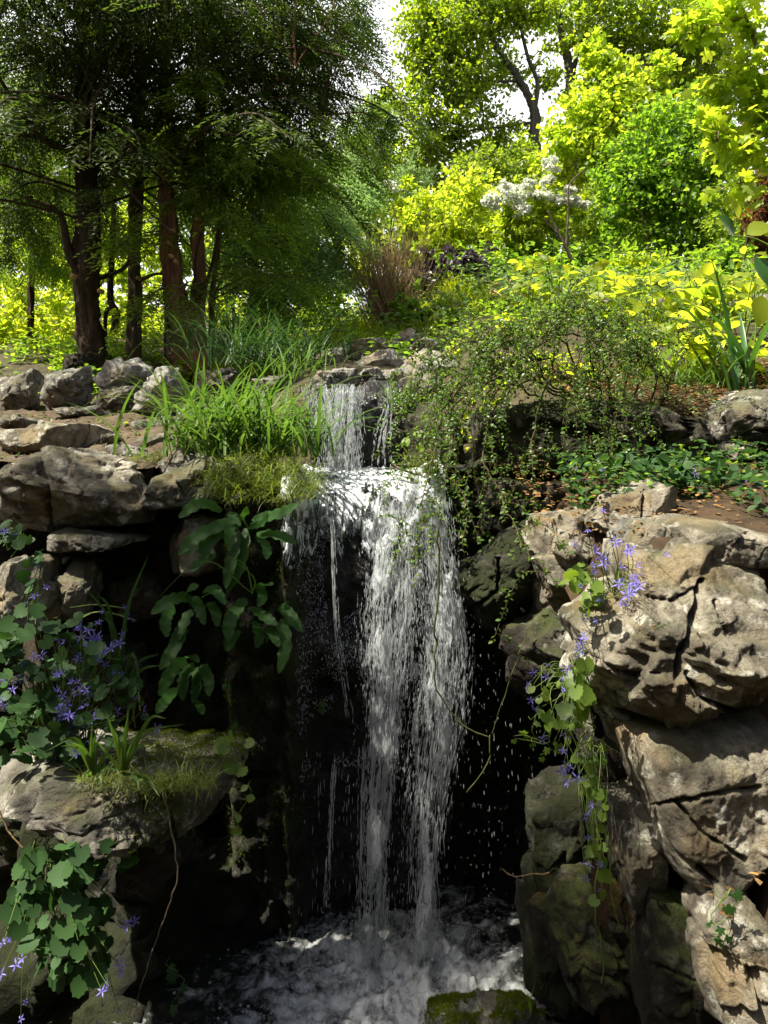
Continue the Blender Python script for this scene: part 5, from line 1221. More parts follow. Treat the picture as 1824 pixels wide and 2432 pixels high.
# --- grasses
def tuft(name, label, base, n, L, W, mat, spread=(.1, .06), e=(.9, 1.5), bend=(.6, 2.), cat='grass clump', group=None, toward=None, seg=8):
    r = thing(name, label, cat, base, group)
    b = np.asarray(base) + np.stack([rng.normal(size=n) * spread[0], rng.normal(size=n) * spread[1], np.zeros(n)], 1)
    az = rng.uniform(0, 2 * pi, n) if toward is None else rng.normal(size=n) * 1.0 + toward
    V, F = blades(b, az, rng.uniform(*e, n), rng.uniform(*bend, n), rng.uniform(*L, n), rng.uniform(*W, n), seg=seg, twist=.12)
    build('blade', V, F, mat, r)
    return r
SGG = 'clumps of the broad sedge'
sg = tuft('sedge_clump', 'big bright sedge clump with long arching blades at the stream bank', P(600, 1085, 2.85), 190, (.28, .54), (.009, .017), L_['sedge'], (.14, .07), group=SGG)
tuft('sedge_clump', 'sedge clump with blades leaning over the dirt path', P(510, 1080, 2.85), 90, (.2, .4), (.008, .015), L_['sedge'], (.1, .08), group=SGG)
tuft('sedge_clump', 'sedge clump pressed against the white cascade', P(660, 1085, 2.8), 70, (.16, .32), (.008, .014), L_['sedge'], (.08, .07), group=SGG)
tuft('sedge_clump', 'tall sedge clump behind the others beneath the red trunk', P(540, 1010, 3.25), 90, (.2, .42), (.008, .015), L_['sedge'], (.14, .08), group=SGG)
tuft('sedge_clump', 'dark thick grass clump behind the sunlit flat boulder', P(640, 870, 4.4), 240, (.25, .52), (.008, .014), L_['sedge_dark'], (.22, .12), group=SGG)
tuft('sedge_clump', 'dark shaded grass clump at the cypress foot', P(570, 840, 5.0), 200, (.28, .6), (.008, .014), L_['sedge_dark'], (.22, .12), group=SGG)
tuft('sedge_clump', 'wispy grass clump hanging beside the pale stones', P(715, 900, 3.8), 60, (.15, .3), (.005, .009), L_['sedge'], (.12, .08), group=SGG)
tuft('grass_tuft', 'small grass tuft growing beside the black wet block', P(940, 960, 3.1), 22, (.08, .2), (.003, .006), L_['sedge'], (.02, .02))
# yellow grass mat spilling over the bank: nobody could count it
def grass_mat(name, poly, n, D, L, W, mat, zj=0., e=(.2, 1.4), bend=(.5, 2.2)):
    p = fill_px(poly, n); d = D if np.ndim(D) == 0 else np.interp(p[:, 1], D[0], D[1])
    b = px_pos(p[:, 0], p[:, 1], d + rng.normal(size=n) * .03)
    V, F = blades(b, rng.uniform(0, 2 * pi, n), rng.uniform(*e, n), rng.uniform(*bend, n), rng.uniform(*L, n), rng.uniform(*W, n), seg=5, twist=.2)
    tag(build(name, V, F, mat, loc=b.mean(0)), kind='stuff')
grass_mat('grass', [(480,1120),(560,1080),(700,1090),(770,1150),(740,1190),(560,1200),(490,1180)], 1500, ([1080, 1200], [2.7, 2.45]), (.04, .13), (.002, .0045), L_['grass_yellow'])
grass_mat('grass', [(290,1090),(420,1075),(470,1100),(420,1130),(300,1125)], 450, 2.95, (.03, .09), (.002, .004), L_['grass_yellow'])
grass_mat('grass', [(960,1090),(1040,1080),(1060,1140),(980,1150)], 260, 2.75, (.04, .1), (.002, .0045), L_['grass_yellow'])
grass_mat('grass', [(200,1845),(520,1850),(515,1880),(300,1885),(180,1860)], 600, 1.95, (.03, .09), (.0015, .0035), L_['grass_yellow'])

def on_ground(n, x, y, h=(0, .2), sub=None):
    X = rng.uniform(*x, n); Y = rng.uniform(*y, n) if sub is None else sub(n)
    return np.stack([X, Y, H(X, Y) + rng.uniform(*h, n)], 1)
# sunny grass on the slope behind the stream stones, weeds over the slopes
n = 5200; b = on_ground(n, (-1.5, .9), (5.7, 9.0), (0, .02))
V, F = blades(b, rng.uniform(0, 2*pi, n), rng.uniform(.7, 1.5, n), rng.uniform(.4, 1.8, n), rng.uniform(.1, .3, n), rng.uniform(.005, .012, n), seg=4, twist=.1)
tag(build('grass', V, F, L_['lime'], loc=(0, 7, 3)), kind='stuff')
def weeds(n, x, y, h, L, mat, name='undergrowth', tmpl=T_OVATE):
    b = on_ground(n, x, y, h)
    clump = fbm(np.stack([b[:, 0] * 1.6, b[:, 1] * 1.6, b[:, 0] * 0], 1), 3) > -.06
    b = b[clump]; m = len(b)
    d = rvec(m); d[:, 2] = np.abs(d[:, 2]) * .4
    V, F = leaves(tmpl, b, unit(d), np.tile([0, 0, 1.], (m, 1)) + rng.normal(size=(m, 3)) * .4, rng.uniform(*L, m), rng.uniform(*L, m) * .6)
    tag(build(name, V, F, mat, loc=(np.mean(x), np.mean(y), 2), smooth_=False), kind='stuff')
weeds(9000, (-.6, 5), (5.5, 11), (0, .3), (.04, .09), L_['pale'], tmpl=T_QUAD)
weeds(7000, (-.8, 6), (6, 12), (0, .5), (.05, .1), L_['hazel'], tmpl=T_QUAD)
weeds(8000, (-7, -.4), (6.2, 14), (0, .5), (.05, .1), L_['lime'], tmpl=T_QUAD)
weeds(3000, (-.1, 3.2), (4.4, 6.5), (0, .12), (.025, .06), L_['hazel'])
weeds(1300, (.35, 1.3), (3.4, 4.5), (0, .12), (.025, .06), L_['lime'])
def terrace_weeds(n, mat, tmpl, L):
    X = rng.uniform(.62, 2.0, n); Y = rng.uniform(2.15, 2.95, n); b = np.stack([X, Y, 1.44 + (Y - 2) * .2 + rng.uniform(0, .10, n)], 1)
    k = fbm(b * 4, 3) > -.05; b = b[k]; m = len(b); d = rvec(m); d[:, 2] = np.abs(d[:, 2]) * .4
    V, F = leaves(tmpl, b, unit(d), np.tile([0, -.3, 1.], (m, 1)) + rng.normal(size=(m, 3)) * .4, rng.uniform(*L, m), rng.uniform(*L, m) * .75)
    tag(build('undergrowth', V, F, mat, loc=b.mean(0), smooth_=False), kind='stuff')
terrace_weeds(1500, L_['bell'], T_OVATE, (.02, .05))
terrace_weeds(1100, L_['hazel'], T_OVATE, (.012, .03))
weeds(900, (-1.0, -.3), (3.1, 4.4), (0, .06), (.02, .045), L_['dull'])
weeds(2600, (-4.5, -1.2), (5.3, 7.5), (0, .15), (.03, .07), L_['dull'])
weeds(6000, (-5, -1.3), (5.3, 7.2), (0, .22), (.03, .07), L_['hazel'])
weeds(260, (-2.6, -.9), (3.1, 5.6), (0, .03), (.02, .045), L_['dull'])

# leaf litter
def litter(polyD, n, mat=L_['litter'], name='leaf_litter', L=(.010, .026)):
    x0, x1, y0, y1, zf = polyD
    X = rng.uniform(x0, x1, n); Y = rng.uniform(y0, y1, n); b = np.stack([X, Y, zf(X, Y) + rng.uniform(.003, .02, n)], 1)
    d = rvec(n); d[:, 2] *= .2
    V, F = leaves(T_BLADE, b, unit(d), np.tile([0, 0, 1.], (n, 1)) + rng.normal(size=(n, 3)) * .35, rng.uniform(*L, n), rng.uniform(*L, n) * .45)
    tag(build(name, V, F, mat, loc=b.mean(0), smooth_=False), kind='stuff')
litter((.45, 2.0, 2.0, 2.95, lambda x, y: 1.45 + (y - 2) * .2), 1600)
litter((.8, 2.2, 3.08, 3.8, lambda x, y: H(x, y)), 6000, L=(.012, .03))
litter((.7, 1.3, 1.62, 2.05, lambda x, y: .72 + (y - 1.6) * .35 + (x - .8) * .25), 260, L=(.01, .024))
litter((-2.6, -.95, 3.1, 5.2, lambda x, y: H(x, y) + .012), 1500)
weeds(500, (-2.8, -.9), (3.1, 5.0), (0, .03), (.012, .03), L_['bell'])
# dry needles caught in the crack of the sunlit boulder
for k, (px, py) in enumerate(((1585, 1510), (1600, 1545), (1560, 1560), (1620, 1360))):
    n = 80; b = P(px, py, 1.475) + rng.normal(size=(n, 3)) * np.array([.016, .012, .009]); d = rvec(n)
    pass

# --- hart's tongue ferns: wavy strap fronds given as base > middle > tip
def frond(pts, D, width, wave=.14, seed=0):
    q = np.array(pts, float) * .5497 + np.array([0, 1200]); m = len(q)
    dd = D + np.array([.05, -.03, -.06, -.05])[:m] if m > 2 else D + np.array([.03, -.05])
    p = spline(np.stack([px_pos(q[k, 0], q[k, 1], dd[k]) for k in range(m)]), 26)
    t = np.linspace(0, 1, 26); tg = unit(np.gradient(p, axis=0))
    nrm = np.tile([.1, -.75, .55], (26, 1)) + .35 * np.array([np.sin(seed), 0, 0]); s = unit(np.cross(tg, nrm)); nn = np.cross(s, tg)
    prof = np.clip(t / .12, .12, 1) ** .7 * np.clip((1 - t) / .3, 0, 1) ** .55 + .01
    u = np.linspace(-1, 1, 7); V = []
    for k in u:
        ed = 1 + (.09 * np.sin(t * 34 + seed * 2 + k) if abs(k) > .6 else 0)
        V.append(p + s * (k * prof * width * .5 * ed)[:, None] + nn * ((abs(k) * .16 + wave * abs(k) ** 2 * np.sin(t * 30 + seed + (0 if k > 0 else 1.4))) * prof * width * .5)[:, None])
    V = np.stack(V, 1).reshape(-1, 3)
    return V, [grid_faces(26, 7)]
FG = "hart's tongue ferns on the damp face"
ferns = [
 ("hart's tongue fern hanging from the grassy rim with its newest fronds upright", 2.36, [[(1020,60),(860,130),(770,215)],[(1000,60),(992,110),(988,200)],[(1065,95),(1055,55),(1065,5)],[(1040,70),(900,160),(885,235)],[(1060,100),(1040,250),(985,375)],[(1075,90),(1130,80),(1165,40)],[(1090,60),(1200,40),(1290,-5)],[(1110,120),(1200,130),(1280,165)],[(1110,130),(1150,180),(1150,235)],[(960,20),(860,-5),(770,55)],[(930,210),(860,250),(825,290)],[(1030,110),(1000,240),(975,360)],[(1010,80),(900,120),(800,220)],[(1050,60),(1000,40),(1040,90)]]),
 ("hart's tongue fern with long straight fronds in the middle of the shaded face", 2.32, [[(830,395),(740,410),(652,470)],[(830,400),(860,440),(885,518)],[(825,450),(780,540),(735,612)],[(800,520),(750,620),(690,712)],[(745,430),(715,500),(722,572)],[(870,400),(930,375),(975,430)],[(900,420),(930,460),(940,525)],[(880,370),(920,360),(960,375)],[(800,390),(820,360),(860,350)]]),
 ("bright hart's tongue fern nearest the black wet channel", 2.33, [[(1060,400),(1000,490),(983,590)],[(1085,440),(1140,480),(1200,520)],[(1100,500),(1120,560),(1108,620)],[(1150,530),(1180,560),(1205,612)],[(1210,430),(1250,470),(1305,548)],[(1215,490),(1235,600),(1205,728)],[(1030,540),(1000,590),(978,632)],[(1110,340),(1135,390),(1115,440)],[(1120,350),(1150,340),(1180,345)]]),
 ("dark hart's tongue fern lowest on the face above the ledge slab", 2.36, [[(800,660),(740,720),(688,825)],[(830,680),(795,750),(790,845)],[(850,700),(850,780),(835,855)],[(870,690),(900,750),(905,825)],[(760,790),(710,850),(675,900)],[(840,840),(865,870),(875,905)],[(810,660),(830,650),(860,680)]]),
]
for i, (lab, D, fr) in enumerate(ferns):
    root = thing('hart_tongue_fern', lab, 'fern', P(fr[0][0][0] * .5497, 1200 + fr[0][0][1] * .5497, D + .05), FG)
    for k, f in enumerate(fr):
        ln = np.hypot(f[0][0] - f[-1][0], f[0][1] - f[-1][1])
        V, F = frond(f, D + .03 * ((k * 7) % 5 - 2) / 2, np.clip(.02 + ln * .00010, .022, .041), seed=k + i * 3)
        build('frond', V, F, L_['hart'], root)

# --- bellflowers: leaves, stems, and every star flower a part of its plant
_star = []
for k in range(5):
    a = 2 * pi * k / 5; c_, s_ = cos(a), sin(a); b2 = a + pi / 5
    _star.append(((.12 * cos(a - .5), .12 * sin(a - .5), .02), (.30 * cos(a - .33), .30 * sin(a - .33), .05), (.55 * cos(a - .2), .55 * sin(a - .2), .06), (1.0 * c_, 1.0 * s_, .02), (.55 * cos(a + .2), .55 * sin(a + .2), .06), (.30 * cos(a + .33), .30 * sin(a + .33), .05), (.12 * cos(a + .5), .12 * sin(a + .5), .02), (.4 * c_, .4 * s_, -.02)))
FV, FF, n0 = [], [], 0
for pet in _star:
    FV += list(pet); FF += [(n0 + 7, n0 + k, n0 + k + 1) for k in range(6)]; n0 += 8
_ctr = len(FV); FV += [(.13 * cos(a), .13 * sin(a), -.06) for a in np.linspace(0, 2*pi, 6, endpoint=False)] + [(0, 0, -.22)]
FF += [(_ctr + k, _ctr + 6, _ctr + (k + 1) % 6) for k in range(6)]
def flower_shape(cup, narrow):
    V = np.array(FV, float); r = np.hypot(V[:, 0], V[:, 1]); k = 1 - narrow * np.clip(r, 0, 1)
    V[:, 0] *= k; V[:, 1] *= k; V[:, 2] += cup * r ** 1.3
    return V
flower_shapes = [flower_shape(.0, .0), flower_shape(.12, .05), flower_shape(.45, .25), flower_shape(.9, .6), flower_shape(1.1, .8), flower_shape(-.25, .0)]
flower_mesh = [None] * len(flower_shapes)
def add_flower(root, pos, size, face_dir):
    k = int(rng.choice(len(flower_shapes), p=[.3, .25, .18, .09, .05, .13]))       # open stars, half-open bells, buds, reflexed
    if flower_mesh[k] is None:
        V = flower_shapes[k] + rng.normal(size=(len(FV), 3)) * .025
        o = build('flower', V, [np.array(FF)], L_['petal'], loc=(0, 0, 0), smooth_=False); flower_mesh[k] = o.data
    else:
        o = bpy.data.objects.new('flower', flower_mesh[k]); COL.objects.link(o)
    from mathutils import Vector
    o.parent = root; o.location = tuple(np.asarray(pos) - np.array(root.location)); o.scale = (size,) * 3
    qd = Vector(face_dir).to_track_quat('Z', 'Y'); o.rotation_mode = 'QUATERNION'
    from mathutils import Quaternion
    o.rotation_quaternion = qd @ Quaternion((0, 0, 1), rng.uniform(0, 6.28))

def bellflower(label, poly, D, nleaf, leaf_px, flowers, mat, fsize=.02, foot=None, group='bellflowers', hang=.3, fdir=(0, -.75, .55), dj=.05):
    pts = fill_px(poly, nleaf)
    foot = P(*foot) if foot is not None else P(np.mean([p[0] for p in poly]), max(p[1] for p in poly), D + .08)
    root = thing('bellflower_plant', label, 'flowering plant', foot, group)
    dd = D + rng.normal(size=nleaf) * dj
    pos = px_pos(pts[:, 0], pts[:, 1], dd)
    d = np.stack([rng.normal(size=nleaf) * .8, -rng.uniform(.1, .6, nleaf), -np.full(nleaf, hang) + rng.normal(size=nleaf) * .45], 1)
    nr = np.tile([0, -.65, .75], (nleaf, 1)) + rng.normal(size=(nleaf, 3)) * .38
    sz = leaf_px * K * D * rng.uniform(.45, 1.2, nleaf)
    V, F = leaves(T_ROUND, pos, d, nr, sz, sz * 1.02); build('foliage', V, F, mat, root)
    sp = []
    fl = [px_pos(x, y, D - .03 + rng.normal() * dj * .6) for x, y in flowers]
    for p in list(pos[:: 2]) + fl:
        a = foot + (p - foot) * .25 + rng.normal(size=3) * .02; m = (a + p) / 2 + np.array([0, .01, .02]) + rng.normal(size=3) * .012
        sp.append(tube(spline([a, m, p], 8), np.linspace(.0016, .0008, 8), 4, False))
    V, F = merge(sp); build('stem', V, F, M['stem_green'], root)
    for p in fl:
        add_flower(root, p, fsize * rng.uniform(.6, 1.2), np.array(fdir) + rng.normal(size=3) * .4)
    return root
def cr(pts, ox, oy, s=.5497): return [(x * s + ox, y * s + oy) for x, y in pts]
fl_left = cr([(290,560),(345,525),(350,570),(425,505),(430,575),(395,575),(255,575),(370,610),(415,630),(345,650),(180,650),(490,595),(480,620),(490,720),(455,690),(245,735),(310,760),(355,785),(325,810),(345,800),(370,800),(270,820),(255,870),(290,895),(320,915),(340,920),(300,905),(240,935),(325,950),(275,1000),(360,870),(410,915),(395,930),(470,880),(115,745),(95,685),(5,840),(55,795),(240,1095),(690,1000),(365,1050),(430,1000)], 0, 1200)
bellflower('bellflower plant with big round leaves and dense purple stars on the ledge', [(0,1480),(130,1450),(260,1500),(310,1600),(300,1720),(180,1790),(0,1800),(-30,1650)], 2.08, 150, 40, fl_left + [(x + rng.uniform(-22, 22), y + rng.uniform(-26, 26)) for x, y in fl_left], L_['bell'], foot=(150, 1810, 2.15))
bellflower('slender bellflower stems climbing past the brown boulder at the left edge', [(60,1300),(110,1290),(115,1440),(70,1470)], 2.2, 9, 34, cr([(160,265),(200,355),(150,390),(120,425),(540,445),(580,495),(545,480)], 0, 1200), L_['bell'], fsize=.016, foot=(95, 1480, 2.2))
bellflower('small bellflower and dry stems on top of the left edge rocks', [(-10,1230),(60,1240),(70,1290),(0,1290)], 2.25, 14, 30, cr([(20,115),(60,125),(5,100)], 0, 1200), L_['bell'], foot=(20, 1300, 2.3))
bellflower('drooping bellflower tuft beside the tall dark blades', [(300,1600),(340,1610),(345,1700),(310,1720)], 2.12, 8, 26, cr([(580,785),(585,835),(620,890),(560,770)], 0, 1200), L_['bell'], fsize=.016, foot=(300, 1740, 2.15))
bellflower('dark leaved bellflower hanging below the ledge slab at the lower left', [(60,2010),(200,1995),(270,2080),(280,2200),(220,2330),(120,2300),(60,2220),(20,2120)], 1.95, 130, 46, cr([(355,630),(435,605),(380,700),(585,795),(550,810),(15,890),(45,885),(95,960),(70,985),(115,1145),(90,1220),(515,985),(525,1015),(465,1075),(440,1100),(445,1165),(515,1185),(5,1020)], 0, 1750), L_['bell'], fsize=.019, foot=(90, 2030, 2.02), hang=.9)
bellflower('bellflower with serrated leaves up on the ledge slab shoulder', [(120,2010),(160,1990),(300,1990),(290,2060),(240,2050)], 1.93, 14, 42, [], L_['bell'], foot=(180, 2000, 2.0))
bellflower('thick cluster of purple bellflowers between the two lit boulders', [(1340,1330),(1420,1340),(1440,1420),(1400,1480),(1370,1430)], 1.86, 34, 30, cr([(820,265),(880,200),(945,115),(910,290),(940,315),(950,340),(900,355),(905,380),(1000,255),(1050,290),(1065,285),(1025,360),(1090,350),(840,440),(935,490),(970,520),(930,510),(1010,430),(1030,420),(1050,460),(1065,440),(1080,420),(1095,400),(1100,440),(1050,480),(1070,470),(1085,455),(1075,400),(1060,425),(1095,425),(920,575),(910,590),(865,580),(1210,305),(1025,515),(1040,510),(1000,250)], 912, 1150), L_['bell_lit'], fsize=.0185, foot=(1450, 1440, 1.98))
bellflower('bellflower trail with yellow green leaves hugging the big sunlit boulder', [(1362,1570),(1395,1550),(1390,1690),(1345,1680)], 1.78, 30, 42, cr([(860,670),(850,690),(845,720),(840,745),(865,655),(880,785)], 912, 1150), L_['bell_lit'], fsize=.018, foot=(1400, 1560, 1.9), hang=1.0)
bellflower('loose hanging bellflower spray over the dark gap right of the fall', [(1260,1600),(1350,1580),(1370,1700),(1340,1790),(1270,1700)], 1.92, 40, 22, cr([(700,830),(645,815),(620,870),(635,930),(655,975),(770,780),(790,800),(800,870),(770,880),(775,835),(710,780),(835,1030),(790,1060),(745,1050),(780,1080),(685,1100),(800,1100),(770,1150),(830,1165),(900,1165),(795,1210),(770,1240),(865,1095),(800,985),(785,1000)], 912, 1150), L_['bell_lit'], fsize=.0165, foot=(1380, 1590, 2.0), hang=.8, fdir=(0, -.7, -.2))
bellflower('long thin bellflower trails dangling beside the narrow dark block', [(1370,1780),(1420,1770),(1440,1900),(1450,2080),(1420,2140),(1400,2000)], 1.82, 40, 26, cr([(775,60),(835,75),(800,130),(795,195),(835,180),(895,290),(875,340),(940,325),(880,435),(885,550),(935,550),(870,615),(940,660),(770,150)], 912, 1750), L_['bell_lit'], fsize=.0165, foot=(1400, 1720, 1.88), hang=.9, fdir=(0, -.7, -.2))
bellflower('bellflower among round leaves under the wall slab on the terrace', [(1480,1090),(1824,1110),(1840,1230),(1640,1220),(1540,1170)], 2.55, 120, 34, cr([(1070,965),(1130,1005),(1110,990),(1250,985),(1280,965),(1300,920),(1330,915),(1345,955),(1425,1085),(1435,1090),(1550,995)], 912, 600), L_['bell'], fsize=.022, foot=(1640, 1230, 2.7))
bellflower('sparse bellflower below the drooping cotoneaster beside the split boulder', [(1340,1130),(1440,1160),(1450,1210),(1350,1200)], 2.55, 40, 20, cr([(835,935),(860,985),(950,950),(945,1115),(960,1110)], 912, 600), L_['bell'], fsize=.022, foot=(1400, 1230, 2.7))

# --- bright spider-like grass tufts on the ledge
SP = 'grass tufts on the ledge'
def px_blades(root, base, tips, D, W, mat):
    out = []
    for (mx_, my_, tx_, ty_) in tips:
        p = spline(np.stack([P(base[0], base[1], D), P(mx_, my_, D - .03), P(tx_, ty_, D - .07)]), 12)
        t = np.linspace(0, 1, 12); tg = unit(np.gradient(p, axis=0)); s = unit(np.cross(tg, np.tile([.15, -.9, .3], (12, 1)))); nn = np.cross(s, tg)
        pr = (np.minimum(1, .6 + 2 * t) * (1 - t ** 2.5) + .02) * W / 2
        V = np.stack([p - s * pr[:, None] + nn * pr[:, None] * .4, p, p + s * pr[:, None] + nn * pr[:, None] * .4], 1).reshape(-1, 3)
        out.append((V, [grid_faces(12, 3)]))
    V, F = merge(out); build('blade', V, F, mat, root)
def sp_tuft(lab, base, D, tips, W, mat, name='grass_tuft', group=SP):
    r = thing(name, lab, 'grass tuft', P(*base, D), group); px_blades(r, base, tips, D, W, mat); return r
c5 = lambda L: [(a * .5497, 1200 + b * .5497, c * .5497, 1200 + d * .5497) for a, b, c, d in L]
sp_tuft('bright grass tuft with short wide blades, on the ledge near the flowers', (220, 1838), 1.93, c5([(395,1050,400,935),(420,1030,470,970),(330,1010,190,1065),(340,1050,260,1040),(450,1090,500,1000),(405,1040,425,950),(370,1060,300,1020),(380,1160,370,1200),(430,1160,440,1220),(460,1130,510,1150)]), .010, L_['sedge'])
sp_tuft('bright grass tuft with the tallest upright blade, on the ledge centre', (294, 1838), 1.92, c5([(500,1020,455,880),(545,1000,555,865),(600,990,800,945),(640,930,720,920),(580,1060,650,1010),(520,1040,490,960),(470,1080,410,1010),(560,1060,600,980),(590,1180,600,1230),(640,1190,690,1260),(530,1060,545,930)]), .010, L_['sedge'])
sp_tuft('tall dark green strap blades rising from the blue flowers into the hollow', (282, 1690), 2.12, c5([(545,480,645,205),(480,520,350,335),(480,480,420,380),(570,640,612,815),(590,690,690,640),(600,720,700,690),(530,600,545,430),(500,560,445,480),(560,760,545,900),(545,720,600,650),(520,640,555,520)]), .012, L_['sedge_dark'])
sp_tuft('thin arching grass stalk with seed head crossing in front of the fern', (600, 1410), 2.25, c5([(1060,260,970,215),(1095,310,975,215),(880,240,640,440)]), .004, L_['sedge'])
sp_tuft('few thin grass blades at the pool edge beside the mossy stone', (1262, 2410), 2.0, [(1262,2370,1272,2330),(1258,2390,1250,2350)], .004, L_['sedge'], group=None)

# --- bold leafy plants in the sunny bed
BG_ = 'big leaved plants in the sunny bed'
def leafy_plant(label, base, h, n, leaf, mat, spread=.16, tmpl=T_OVATE, wr=.55):
    root = thing('leafy_plant', label, 'plant', base, BG_)
    sp, P_, D_, N_, L2 = [], [], [], [], []
    ns = max(2, n // 5)
    n = int(n * 1.6); h = h * 1.2
    tops = [np.asarray(base) + np.array([rng.normal() * spread, rng.normal() * spread * .7, h * rng.uniform(.5, 1.1)]) for _ in range(ns)]
    for k in range(n):
        t = tops[k % ns]; f = rng.uniform(.3, 1); q = np.asarray(base) + (t - base) * f + np.array([0, 0, .03 * sin(f * 3)])
        a = rng.uniform(0, 2 * pi); d = np.array([cos(a), sin(a), rng.uniform(-.8, .6)]); pet = q + d * leaf * .35
        sp.append(tube(spline([q, pet], 4), [.002, .0018, .0016, .0014], 4, False)); P_.append(pet); D_.append(d); N_.append(np.array([0, -.25, 1]) + rng.normal(size=3) * .5); L2.append(leaf * rng.uniform(.55, 1.2))
    for t in tops: sp.append(tube(spline([np.asarray(base), (np.asarray(base) + t) / 2 + rng.normal(size=3) * .01, t], 8), np.linspace(.005, .002, 8), 5, False))
    V, F = merge(sp); build('stem', V, F, M['stem_green'], root)
    L2 = np.array(L2); V, F = leaves(tmpl, np.array(P_), np.array(D_), np.array(N_), L2, L2 * wr); build('foliage', V, F, mat, root)
    return root
def gp(px, D):
    x = (px - 912) * K * D; return np.array([x, D, float(H(np.array([x]), np.array([D]))[0])])
for px, D, h, n, lf, lab in (
    (1250, 5.0, .38, 26, .13, 'tall glowing plant at the stream end of the sunny bed'), (1330, 4.9, .42, 30, .14, 'tallest yellow leafed plant above the cotoneaster crest'),
    (1400, 4.7, .3, 26, .13, 'low yellow leafed plant right behind the cotoneaster crest'), (1470, 4.4, .32, 28, .14, 'yellow leafed plant below the pointed pale rock'),
    (1545, 4.2, .34, 30, .15, 'dense yellow green plant in the middle of the sunny bed'), (1610, 4.4, .36, 30, .15, 'broad leaved glowing plant in front of the low rock'),
    (1690, 4.1, .36, 30, .16, 'large leaved plant below the big grey slab'), (1760, 4.0, .38, 30, .16, 'large leaved plant half behind the dark strap leaves'),
    (1590, 3.7, .26, 24, .19, 'low plant with huge hanging pale leaf over the needle bank'), (1690, 3.55, .24, 22, .16, 'glowing broad plant at the front edge of the bed'),
    (1520, 3.6, .22, 22, .12, 'small leafy plant at the cotoneaster right flank'), (1790, 3.5, .3, 22, .16, 'big leaved plant beside the strap leaves at the photo edge'),
    (1700, 5.3, .3, 26, .12, 'fresh plant in front of the hazel stems'), (1780, 5.2, .45, 30, .10, 'bushy small leaved plant over the big grey slab')):
    leafy_plant(lab, gp(px, D), h, n, lf * .82, L_['big'], wr=.55)
tuft('strap_leaf_plant', 'dark strap leaved clump standing at the right photo edge', gp(1770, 3.35), 16, (.35, .62), (.02, .034), L_['big_green'], (.05, .04), (1.2, 1.55), (.2, 1.1), cat='plant')
tuft('grass_tuft', 'green grass blades at the front rim of the sunny bed', gp(1560, 3.45), 60, (.12, .3), (.005, .01), L_['sedge'], (.16, .06), cat='grass tuft')
tuft('grass_tuft', 'grass blades near the needle covered rim by the strap leaves', gp(1720, 3.4), 40, (.1, .26), (.005, .01), L_['sedge'], (.12, .05), cat='grass tuft')
# arching stem with big dark leaves entering from the right
ar = thing('arching_plant', 'arching stem with big dark heart shaped leaves entering from the right edge', 'plant', P(1900, 760, 2.6))
V, F = tube(spline(PL([(1900,760),(1860,620),(1800,570),(1740,560)], 2.6), 20), np.linspace(.006, .002, 20), 6); build('stem', V, F, M['stem_green'], ar)
lp = [(1790, 610, .5, -.9, .16, 'big_green'), (1745, 560, -.5, .5, .10, 'big_green'), (1765, 555, 1, .25, .10, 'big'), (1755, 520, -.3, .6, .07, 'big'), (1810, 700, -.2, -.9, .12, 'big'), (1815, 560, .9, .4, .1, 'big'), (1735, 535, -.9, .1, .06, 'big')]
for x, y, dx_, dz_, L, mk in lp:
    V, F = leaves(T_OVATE, P(x, y, 2.58)[None], np.array([[dx_, -.25, dz_]]), np.array([[.2, -.8, .5]]), L, L * .72); build('leaf', V, F, L_[mk], ar)

# --- ivy and small sprigs in the dark hollows
def sprig(name, label, cat, pts, D, size, mat, tmpl=T_MAPLE, group=None):
    root = thing(name, label, cat, P(*pts[0], D + .04), group)
    pos = PL(pts, D) + rng.normal(size=(len(pts), 3)) * .01; n = len(pos)
    V, F = tube(spline(np.concatenate([[P(pts[0][0], pts[0][1] - 10, D + .04)], pos]), 16), .0012, 4); build('stem', V, F, M['stem_green'], root)
    d = np.stack([rng.normal(size=n) * .6, -np.ones(n) * .3, -.5 + rng.normal(size=n) * .4], 1)
    V, F = leaves(tmpl, pos, d, np.tile([0, -.8, .5], (n, 1)) + rng.normal(size=(n, 3)) * .3, size * rng.uniform(.7, 1.2, n), size * rng.uniform(.7, 1.2, n)); build('foliage', V, F, mat, root)
IV = 'leafy sprigs in the hollows'
sprig('ivy_sprig', 'dark ivy sprig hanging in the black hollow above the pool', 'ivy', [(405,2280),(430,2300),(395,2320),(425,2340),(420,2370)], 2.1, .04, L_['bell'], group=IV)
sprig('leaf_sprig', 'glossy round leaved seedlings at the mossy end of the ledge', 'plant', [(530,1750),(520,1765),(570,1770),(585,1775),(575,1810),(560,1805),(545,1745)], 1.96, .036, L_['bell_lit'], T_ROUND, IV)
sprig('leaf_sprig', 'thin leafy thread hanging off the mossy end of the ledge', 'plant', [(595,1865),(600,1880),(575,1930),(572,1950),(580,1975)], 1.95, .022, L_['bell_lit'], T_OVATE, IV)
sprig('leaf_sprig', 'lit ivy leaves above the dark gap beside the hanging flowers', 'ivy', [(1255,1712),(1275,1715),(1260,1740),(1285,1750),(1300,1745),(1265,1760),(1240,1750),(1250,1735),(1310,1770),(1285,1785)], 2.0, .028, L_['hazel'], T_MAPLE, IV)
sprig('leaf_sprig', 'single heart leaf on the dark mossy face under the fern', 'plant', [(545,1620),(540,1715)], 2.42, .022, L_['hart'], T_ROUND, IV)
sprig('leaf_sprig', 'small lobed seedlings on the soil bank in the corner', 'plant', [(1700,2120),(1715,2110),(1690,2190),(1705,2200),(1740,2150),(1735,2210),(1700,2215)], 1.55, .03, L_['hart'], T_MAPLE, IV)
